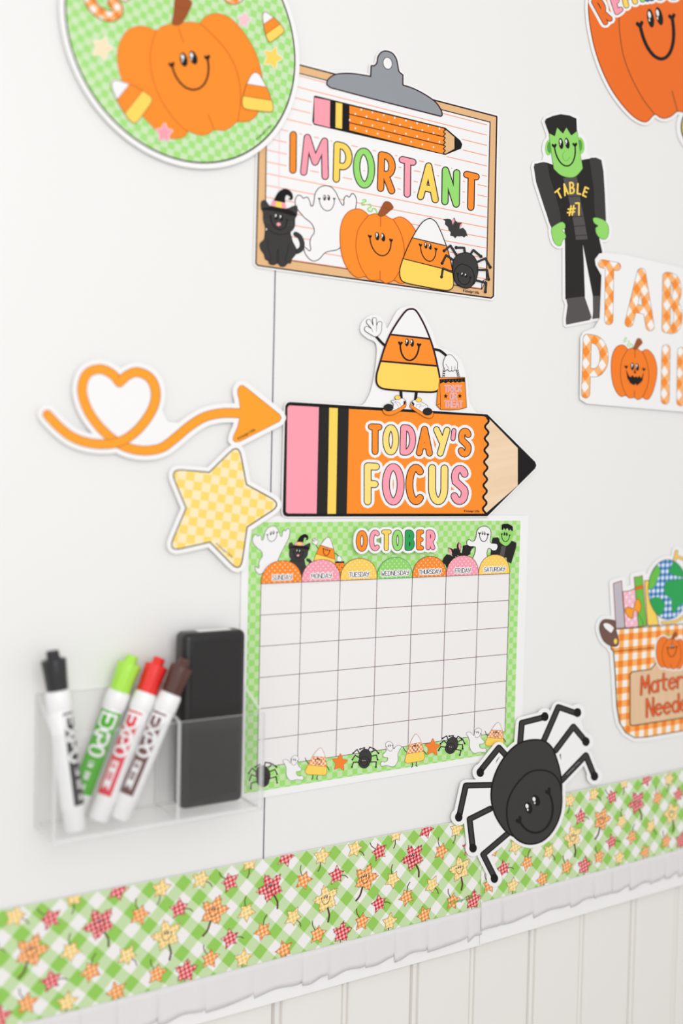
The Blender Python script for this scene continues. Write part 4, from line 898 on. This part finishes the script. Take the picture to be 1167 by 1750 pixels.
# ------------------------------------------------------------------ 14 leaf border strips with ruffle
def wv(p, h=0.002): return np.array(W(*p, h))
gsize = .0260
def leaf_poly(c, r, ang, big):
    """c wall (x,z) centre, r metres, ang stem direction (wall angle)"""
    tips = [180, 108, 36, -36, -108] if not big else [180, 112, 42, -42, -112]
    P = []
    for i, a in enumerate(tips):
        nx = tips[(i+1) % 5]; nx = nx if nx < a else nx-360
        R_ = 1.0 if abs(a) > 60 else .88
        P.append((a, R_)); P.append((a-9, R_*.76)); P.append((a-13, R_*.84)) if big else None
        P.append((a-19, .66)) if big else None
        m = (a+nx)/2; P.append((m, .52 if not big else .50))
        R2 = 1.0 if abs(((nx+180) % 360)-180) > 60 else .88
        if big: P.append((nx+19, .66)); P.append((nx+13, R2*.84))
        P.append((nx+9, R2*.76))
    return [PJ(c[0]+r*q*math.cos(ang+math.radians(a)), c[1]+r*q*math.sin(ang+math.radians(a)), .0025) for a, q in P]
LG = {}
for n_, w_, l_, d_ in (('r', (252, 205, 200), (236, 110, 112), (200, 28, 50)), ('o', (255, 222, 180), (253, 176, 104), (244, 130, 44)), ('y', (255, 240, 205), (255, 224, 150), (248, 198, 84))):
    LG[n_] = gingham('gingham_leaf_'+n_, w_, l_, d_, .0032, 0, 0, .25)
LO = {'r': mat('ink_leaf_red_line', (120, 24, 36)), 'o': mat('ink_leaf_orange_line', (140, 74, 24)), 'y': mat('ink_leaf_yellow_line', (140, 100, 40))}
stemm = mat('ink_stem', (88, 56, 44))
z6b = ZT(560, 1370, 3.89)
LV = [('o', 1, (250, 510), (205, 645)), ('r', 1, (567, 372), (612, 485)), ('y', 1, (878, 450), (898, 580)), ('y', 0, (180, 312), (235, 345)), ('r', 0, (340, 330), (297, 295)), ('y', 0, (450, 215), (447, 295)), ('y', 0, (430, 515), (427, 425)),
      ('r', 0, (58, 487), (120, 497)), ('r', 0, (652, 185), (640, 130)), ('o', 0, (752, 328), (738, 260)), ('y', 0, (692, 552), (740, 605)), ('o', 0, (522, 632), (537, 560)), ('r', 0, (340, 675), (396, 672)), ('o', 0, (226, 795), (196, 735)),
      ('y', 0, (410, 800), (400, 880)), ('o', 0, (640, 752), (660, 840)), ('r', 2, (92, 872), (80, 960)), ('o', 0, (828, 660), (806, 606)), ('y', 0, (855, 185), (846, 245))]
rufm = mat('ruffle_white', (231, 227, 227), 0.6, 0.2)
def strip(label, tl, tr, gl, gr, bl, br, h, x0, x1, ref, ks, seed, copy_px=None):
    """tl..br: photo pixels on the top edge, the green edge's foot and the paper's foot; x0,x1 wall span"""
    a, b = wv(tl), wv(tr); d = (b-a)/np.hypot(*(b-a)); n = np.array([d[1], -d[0]])
    v1 = np.mean([(wv(p)-a)@n for p in (gl, gr)]); v2 = np.mean([(wv(p)-a)@n for p in (bl, br)])
    at = lambda x, v: a+d*(x-a[0])+n*v
    px = lambda x, v: PJ(*at(x, v), h)
    th = thing('leaf_border', label, 'border', loc=(at((x0+x1)/2, v1/2)[0], 0, at(0.5*(x0+x1), v1/2)[1]))
    sh = Sheet(h-DH); sh.add([[px(x0, 0), px(x1, 0), px(x1, v2), px(x0, v2)]], white, depth=.0005); sh.build('paper_strip', th)
    green_ = [px(x0, .0002), px(x1, .0002), px(x1, v1), px(x0, v1)]
    R0 = wv(z6b(572, 238)); shift = ref-wv(z6b(567, 372)); o = R0+shift
    sh = Sheet(h); sh.add([green_], gingham('gingham_border_%d' % seed, (246, 242, 240), (203, 226, 174), (152, 207, 92), gsize/math.sqrt(2), o[0], o[1], math.pi/4+math.atan2(d[1], d[0]))); sh.build('checked_print', th)
    hl_ = h+2*DH; pv = (wv((705.1, 1465.6))-wv((461.2, 1521))) ; P0 = np.hypot(*pv)
    base = wv((0, 1556)); bd = wv((771, 1406))-base; bd /= np.hypot(*bd)
    dd = math.atan2(d[1], d[0])-math.atan2(bd[1], bd[0]); rm = np.array([[math.cos(dd), -math.sin(dd)], [math.sin(dd), math.cos(dd)]])
    B0 = wv(z6b(567, 372))
    for k_ in ks:
        for c, big, p, st in LV:
            q = ref+rm@(wv(z6b(*p))-B0)+d*P0*k_; s_ = rm@(wv(z6b(*st))-wv(z6b(*p)))
            if q[0] < x0-.02 or q[0] > x1+.02 or q[0] < .10: continue
            ang = math.atan2(s_[1], s_[0]); r = .0126 if big == 1 else (.0096 if big == 2 else .0080)
            vq = (q-a)@n
            if vq < -.006 or vq > v1+.006: continue
            sh = Sheet(hl_); P = leaf_poly(q, r, ang, bool(big))
            st_ = [q+np.array([math.cos(ang+da), math.sin(ang+da)])*r*rr for da, rr in ((0, .3), (.06, .8), (.04, 1.15), (-.08, 1.5))]
            sc = math.hypot(*(np.array(PJ(q[0], q[1]+.01, h))-np.array(PJ(q[0], q[1], h))))/21.
            sh.add(stroke(cat([PJ(*e, h) for e in st_], False, 3), (2.9 if big == 1 else 1.5)*sc, False, 6), stemm, clip=green_); stem_ = sh; sh = Sheet(hl_+DH)
            sh.add(soft(P, 1.1*sc), LO[c], clip=green_); sh.add([P], LG[c], clip=green_)
            if big == 1 and sh.V:
                f = lambda u, v, q=q, r=r, ang=ang: PJ(q[0]+r*(u*math.cos(ang+math.pi/2)*.0+u), q[1]-r*v, h)
                face(sh, f(-.3, -.1), f(.3, -.1), f(0, .32), .8*sc, plum, 1.05, 1.3*sc)
            if sh.V:
                lf = sh.build('printed_leaf', th)
                if stem_.V: stem_.build('stem', th, under=lf)
    # ruffle: printed frill raised into pleats, folds added to give its shading
    rnd = random.Random(seed); xs = []; x = x0
    folds = []
    while x < x1:
        w_ = rnd.uniform(.018, .046); folds.append((x, min(w_, x1-x), rnd.uniform(.35, 1.0), rnd.uniform(.0018, .0048))); x += w_
    V, F = [], []; rows = 7; cols = 0; NS = 10
    for (fx, fw, am, dip) in folds:
        for j in range(NS):
            t_ = j/(NS-1) if j < NS-1 else .995
            lift = am*(.35+.65*t_**1.3+.25*math.sin(2*math.pi*t_*(1.5 if fw > .03 else 1))) if j < NS-1 else am*.2
            drop = .0235+dip*(1-t_)**1.4+.0009*math.sin(6*t_+fx*90)
            for i in range(rows):
                g = i/(rows-1); p = at(fx+fw*t_, v1+drop*g)
                V.append((p[0], -(h+.0001+.0026*lift*(.25+.75*g)), p[1]))
            if cols:
                for i in range(rows-1):
                    b_ = cols*rows+i; F.append((b_-rows, b_-rows+1, b_+1, b_))
            cols += 1
    o_ = mesh('ruffle', V, F, rufm, th, True)
    sd = o_.modifiers.new('t', 'SOLIDIFY'); sd.thickness = .0003; sd.offset = 1
    return th, hl_
refA = wv(z6b(567, 372)); refB = wv((1087.7, 1372))
xe = W(817, 1560)[0]
th1, hb = strip('left leaf border strip with white ruffle, running under the marker holder to the seam', (0, 1556), (771, 1406), (300, 1690), (771, 1557), (380, 1738.8), (780, 1627.4), .0016, .02, xe+.004, refA, range(-3, 2), 3)
s_ = Sheet(hb+8*DH); text(s_, '@ Schoolgirl Style', z6b(812, 682), z6b(965, 642), z6b(812, 664), mat('ink_print_green', (90, 170, 50)), .7, gap=.35); s_.build('small_print', th1)
strip('right leaf border strip with white ruffle, behind the big spider and out of frame', (960, 1357), (1167, 1314), (860, 1533), (1100, 1466), (821.8, 1615), (1003.5, 1558.6), .0024, xe, 1.35, refB, range(-2, 3), 8)

# ------------------------------------------------------------------ 15 clear acrylic holder
def clear(name, tint, edge=0.0):
    m = bpy.data.materials.new(name); m.use_nodes = True; t_ = m.node_tree; t_.nodes.clear()
    o = t_.nodes.new('ShaderNodeOutputMaterial'); tr = t_.nodes.new('ShaderNodeBsdfTransparent'); gl = t_.nodes.new('ShaderNodeBsdfGlossy'); mx = t_.nodes.new('ShaderNodeMixShader'); lw = t_.nodes.new('ShaderNodeLayerWeight'); pw = t_.nodes.new('ShaderNodeMath'); pw.operation = 'POWER'; fr = t_.nodes.new('ShaderNodeMath'); fr.operation = 'MULTIPLY_ADD'
    tr.inputs[0].default_value = tint; gl.inputs['Roughness'].default_value = .03; pw.inputs[1].default_value = 5.0; fr.inputs[1].default_value = .4; fr.inputs[2].default_value = .03
    t_.links.new(lw.outputs['Facing'], pw.inputs[0]); t_.links.new(pw.outputs[0], fr.inputs[0])
    t_.links.new(fr.outputs[0], mx.inputs[0]); t_.links.new(tr.outputs[0], mx.inputs[1]); t_.links.new(gl.outputs[0], mx.inputs[2])
    if edge:
        df = t_.nodes.new('ShaderNodeBsdfDiffuse'); df.inputs[0].default_value = (.93, .93, .92, 1); m2 = t_.nodes.new('ShaderNodeMixShader'); m2.inputs[0].default_value = edge
        t_.links.new(mx.outputs[0], m2.inputs[1]); t_.links.new(df.outputs[0], m2.inputs[2]); t_.links.new(m2.outputs[0], o.inputs[0])
    else: t_.links.new(mx.outputs[0], o.inputs[0])
    return m
acr = clear('clear_acrylic', (.997, .997, .997, 1), .012); ace = clear('acrylic_edge', (.95, .95, .95, 1), .55)
X0, X1, XD = .2045, .3560, .2902; ZBt, ZF, ZK = CZ-.2425, CZ-.1725, CZ-.1530; D = .0435; TK = .0024
th = thing('marker_holder', 'clear acrylic two-compartment marker holder mounted on the whiteboard', 'holder', loc=((X0+X1)/2, 0, ZBt))
def panel(name, x0, x1, y0, y1, z0, z1, thin):
    o = box(name, x0, x1, y0, y1, z0, z1, acr, th, 0); me = o.data; me.materials.append(ace)
    for p in me.polygons:
        ax = max(range(3), key=lambda i: abs(p.normal[i]))
        p.material_index = 0 if ax == thin else 1
    return o
panel('back_panel', X0, X1, -TK, -.0002, ZBt, ZK, 1)
panel('front_panel', X0, X1, -D, -D+TK, ZBt, ZF, 1)
panel('bottom_panel', X0+TK, X1-TK, -D+TK+.0001, -TK-.0001, ZBt, ZBt+TK, 2)
for nm, x in (('side_panel', X0), ('side_panel', X1-TK), ('divider', XD)):
    y0, y1 = -D+TK+.0001, -TK-.0001; z0 = ZBt if nm == 'side_panel' else ZBt+TK; zf = ZF-.0002; zk = ZK-.0002
    if nm == 'divider': zk = ZF+.010
    V = [(xx, y, z) for xx in (x, x+TK) for y, z in ((y0, z0), (y1, z0), (y1, zk), (y0, zf))]
    mesh(nm, V, [(3, 2, 1, 0), (4, 5, 6, 7), (0, 1, 5, 4), (1, 2, 6, 5), (2, 3, 7, 6), (3, 0, 4, 7)], [acr, ace], th, mi=[0, 0, 1, 1, 1, 1])

# ------------------------------------------------------------------ 16 black block
def rbox(name, x0, x1, y0, y1, z0, z1, r, m, parent):
    o = box(name, x0, x1, y0, y1, z0, z1, m, parent, r, None, 5); return o
blk = mat('black_plastic', (34, 32, 31), 0.32, 0.45); blg = mat('black_gloss', (26, 23, 22), 0.18, 0.5)
bx0, bx1, by0, by1, bz0, bz1 = .3005, .3492, -.0265, -.0085, ZBt+TK+.0002, CZ-.1150
th = thing('whiteboard_eraser', 'tall black block with rounded corners and white top label, right side of the clear holder', 'eraser', loc=((bx0+bx1)/2, (by0+by1)/2, bz0))
rbox('eraser_body', bx0, bx1, by0, by1, bz0, bz1, .0046, blk, th)
o = rbox('front_pad', bx0+.0052, bx1-.0052, by0-.0005, by0+.003, bz0+.0065, bz1-.0065, .0005, blg, th)
box('top_label', bx0+.013, bx1-.010, by0+.0047, by1-.0046, bz1-.0003, bz1+.0003, mat('label_white', (238, 236, 232)), th)

# ------------------------------------------------------------------ 17 markers
capm = lambda n, c: mat('cap_'+n, c, 0.3, 0.5)
barrelm = mat('marker_white', (246, 245, 244), 0.3, 0.5)
def marker(name, label, base, top, r, cap, band, phi, wide, text_m=None):
    B, E_ = Vector(base), Vector(top); ax = (E_-B); L = ax.length; ax.normalize()
    camv = (Vector((0, -S, CZ))-(B+E_)/2); side = camv.cross(ax).normalized(); fwd = ax.cross(side).normalized()   # fwd faces the lens
    M = Matrix((( side.x, fwd.x, ax.x), (side.y, fwd.y, ax.y), (side.z, fwd.z, ax.z)))
    th = thing(name, label, 'marker', loc=tuple(B), group='dry erase markers in the clear holder')
    th.rotation_mode = 'QUATERNION'; th.rotation_quaternion = M.to_quaternion()
    made = {}
    def add(nm, V, F, m, lb=None):
        me = bpy.data.meshes.new(nm); me.from_pydata(V, [], F); me.materials.append(m)
        for p in me.polygons: p.use_smooth = True
        try: me.set_sharp_from_angle(angle=math.radians(35))
        except Exception: pass
        o = bpy.data.objects.new(nm, me); COL.objects.link(o); o.parent = made.get({'cap_knob': 'cap', 'cap_ridge': 'cap', 'logo_lettering': 'label_band', 'low_odor_plate': 'label_band', 'small_lettering': 'label_band'}.get(nm), th); made[nm] = o
        if lb: o['label'] = lb
        return o
    def lathe(nm, prof, m, n=28, rid=None, lb=None):
        V, F = [], []
        for rr, z in prof:
            for i in range(n):
                a_ = 2*math.pi*i/n; q = rr*(1+(rid if rid and i % 4 in (0, 1) else 0)); V.append((q*math.cos(a_), q*math.sin(a_), z))
        for j in range(len(prof)-1):
            for i in range(n): F.append((j*n+i, j*n+(i+1) % n, (j+1)*n+(i+1) % n, (j+1)*n+i))
        F.append(tuple(range(n-1, -1, -1))); F.append(tuple(len(V)-n+i for i in range(n)))
        return add(nm, V, F, m, lb)
    lathe('end_plug', [(r*.80, 0), (r*.9, .0012), (r*.93, .014), (r*.95, .0145)], barrelm)
    lathe('barrel', [(r*.98, .0145), (r*1.0, .016), (r*1.0, L*.665), (r*.98, L*.67)], barrelm)
    lathe('collar', [(r*1.0, L*.67), (r*1.09, L*.68), (r*1.09, L*.755), (r*1.03, L*.775), (r*.9, L*.78)], barrelm)
    lathe('cap', [(r*.82, L*.776), (r*.92, L*.782), (r*.97, L*.85), (r*1.07, L*.945), (r*1.05, L*.949), (r*.8, L*.956), (r*.3, L*.956)], cap, 32, .025)
    lathe('cap_knob', [(r*.56, L*.945), (r*.56, L*.99), (r*.50, L*1.0), (r*.1, L*1.0)], cap, 20)
    # clip ridge down the cap
    V, F = [], []
    for j, (rr, z) in enumerate(((r*.95, L*.785), (r*1.02, L*.86), (r*1.1, L*.95), (r*.6, L*.99))):
        for a_ in (-.45, -.4, .4, .45):
            q = rr*(1.0 if abs(a_) > .42 else 1.06); an = math.radians(90)+a_+phi*.3; V.append((q*math.cos(an), q*math.sin(an), z))
    for j in range(3):
        for i in range(3): F.append((j*4+i, j*4+i+1, (j+1)*4+i+1, (j+1)*4+i))
    add('cap_ridge', V, F, cap)
    # wrapped label and its print
    def wrap(polys, m, nm, off, lb=None):
        vs, fs = tri(polys); V = []
        for s_, t_ in vs:
            an = math.radians(90)+phi-t_/r; q = r+off; V.append((q*math.cos(an), q*math.sin(an), s_))
        F = []
        for f in fs:
            p0, p1, p2 = (vs[i] for i in f[:3]); cr = (p1[0]-p0[0])*(p2[1]-p0[1])-(p1[1]-p0[1])*(p2[0]-p0[0])
            F.append(tuple(f) if cr < 0 else tuple(f[::-1]))
        return add(nm, V, F, m, lb)
    z0, z1 = .017, L*.655; hw_ = wide/2
    K = 12; cells = []
    for i in range(K): cells.append([(z0, -hw_+wide*i/K), (z1, -hw_+wide*i/K), (z1, -hw_+wide*(i+1)/K), (z0, -hw_+wide*(i+1)/K)])
    wrap(cells, band, 'label_band', .00012)
    # EXPO, first letter nearest the cap, reading towards the foot
    bw = min(hw_*.8, .0052); span = (z1-z0)*.52; lw_ = .0019; gl = []
    for i, ch in enumerate('EXPO'):
        za_, zb_ = z1-.002-span*(i+.04)/4, z1-.002-span*(i+.86)/4
        for st in G[ch]: gl.append([((za_+(zb_-za_)*a_)*1000, (bw-2*bw*b_)*1000) for a_, b_ in st])
    P = [[(x/1000, y/1000) for x, y in pl] for pl in strokes(gl, lw_*1000, 6)]
    wrapP = lambda polys, m, nm, off: wrap_mm(polys, m, nm, off)
    def wrap_mm(polys, m, nm, off):
        vs, fs = tri([[(x*1000, y*1000) for x, y in pl] for pl in polys]); vs = [(x/1000, y/1000) for x, y in vs]; V = []
        for s_, t_ in vs:
            an = math.radians(90)+phi-t_/r; q = r+off; V.append((q*math.cos(an), q*math.sin(an), s_))
        F = []
        for f in fs:
            p0, p1, p2 = (vs[i] for i in f[:3]); cr = (p1[0]-p0[0])*(p2[1]-p0[1])-(p1[1]-p0[1])*(p2[0]-p0[0])
            F.append(tuple(f) if cr < 0 else tuple(f[::-1]))
        return add(nm, V, F, m)
    wrapP(P, barrelm, 'logo_lettering', .00035)
    pl = []; n_ = 6
    for i in range(n_): pl.append([(z0+.004, -bw*.6+bw*1.2*i/n_), (z0+(z1-z0)*.40, -bw*.6+bw*1.2*i/n_), (z0+(z1-z0)*.40, -bw*.6+bw*1.2*(i+1)/n_), (z0+.004, -bw*.6+bw*1.2*(i+1)/n_)])
    if text_m: wrapP(pl, barrelm, 'low_odor_plate', .0003)
    gl = []; s0 = 'LOW ODOR INK'.replace(' ', '  '); n_ = len(s0)
    for i, ch in enumerate(s0):
        if ch == ' ' or ch not in G: continue
        a0, a1 = z0+(z1-z0)*.385-(z1-z0)*.34*i/n_, z0+(z1-z0)*.385-(z1-z0)*.34*(i+.7)/n_
        for st in G[ch]: gl.append([((a0+(a1-a0)*a_)*1000, (.0016-.0032*b_)*1000) for a_, b_ in st])
    wrapP([[(x/1000, y/1000) for x, y in q] for q in strokes(gl, .45, 4)], text_m or barrelm, 'small_lettering', .00042)
    return th
MB_ = ZBt+TK+.0012
marker('dry_erase_marker', 'black-capped white marker standing nearly upright, leftmost in the clear holder', (.2225, -.0330, MB_+.0004), (.2100, -.0190, CZ-.1212), .0075, capm('black', (36, 36, 38)), mat('band_black', (52, 48, 52), .4), math.radians(50), .0105)
marker('dry_erase_marker', 'lime green capped marker with green label, leaning right beside the red one', (.2280, -.0118, MB_+.0026), (.2672, -.0150, CZ-.1295), .0075, capm('lime', (176, 235, 78)), mat('band_green', (84, 178, 40), .4), math.radians(-8), .0180)
marker('dry_erase_marker', 'red capped marker with red label, leaning between the green and brown ones', (.2392, -.0285, MB_+.0030), (.2850, -.0200, CZ-.1315), .0074, capm('red', (238, 44, 38)), mat('band_red', (226, 52, 72), .4), math.radians(-24), .0110, mat('ink_red_text', (226, 52, 72)))
marker('dry_erase_marker', 'dark brown capped marker leaning on the divider against the black block', (.2530, -.0315, MB_+.0030), (.2992, -.0315, CZ-.1315), .0073, capm('brown', (84, 50, 42)), mat('band_brown', (110, 66, 64), .4), math.radians(-22), .0110, mat('ink_brown_text', (110, 66, 64)))
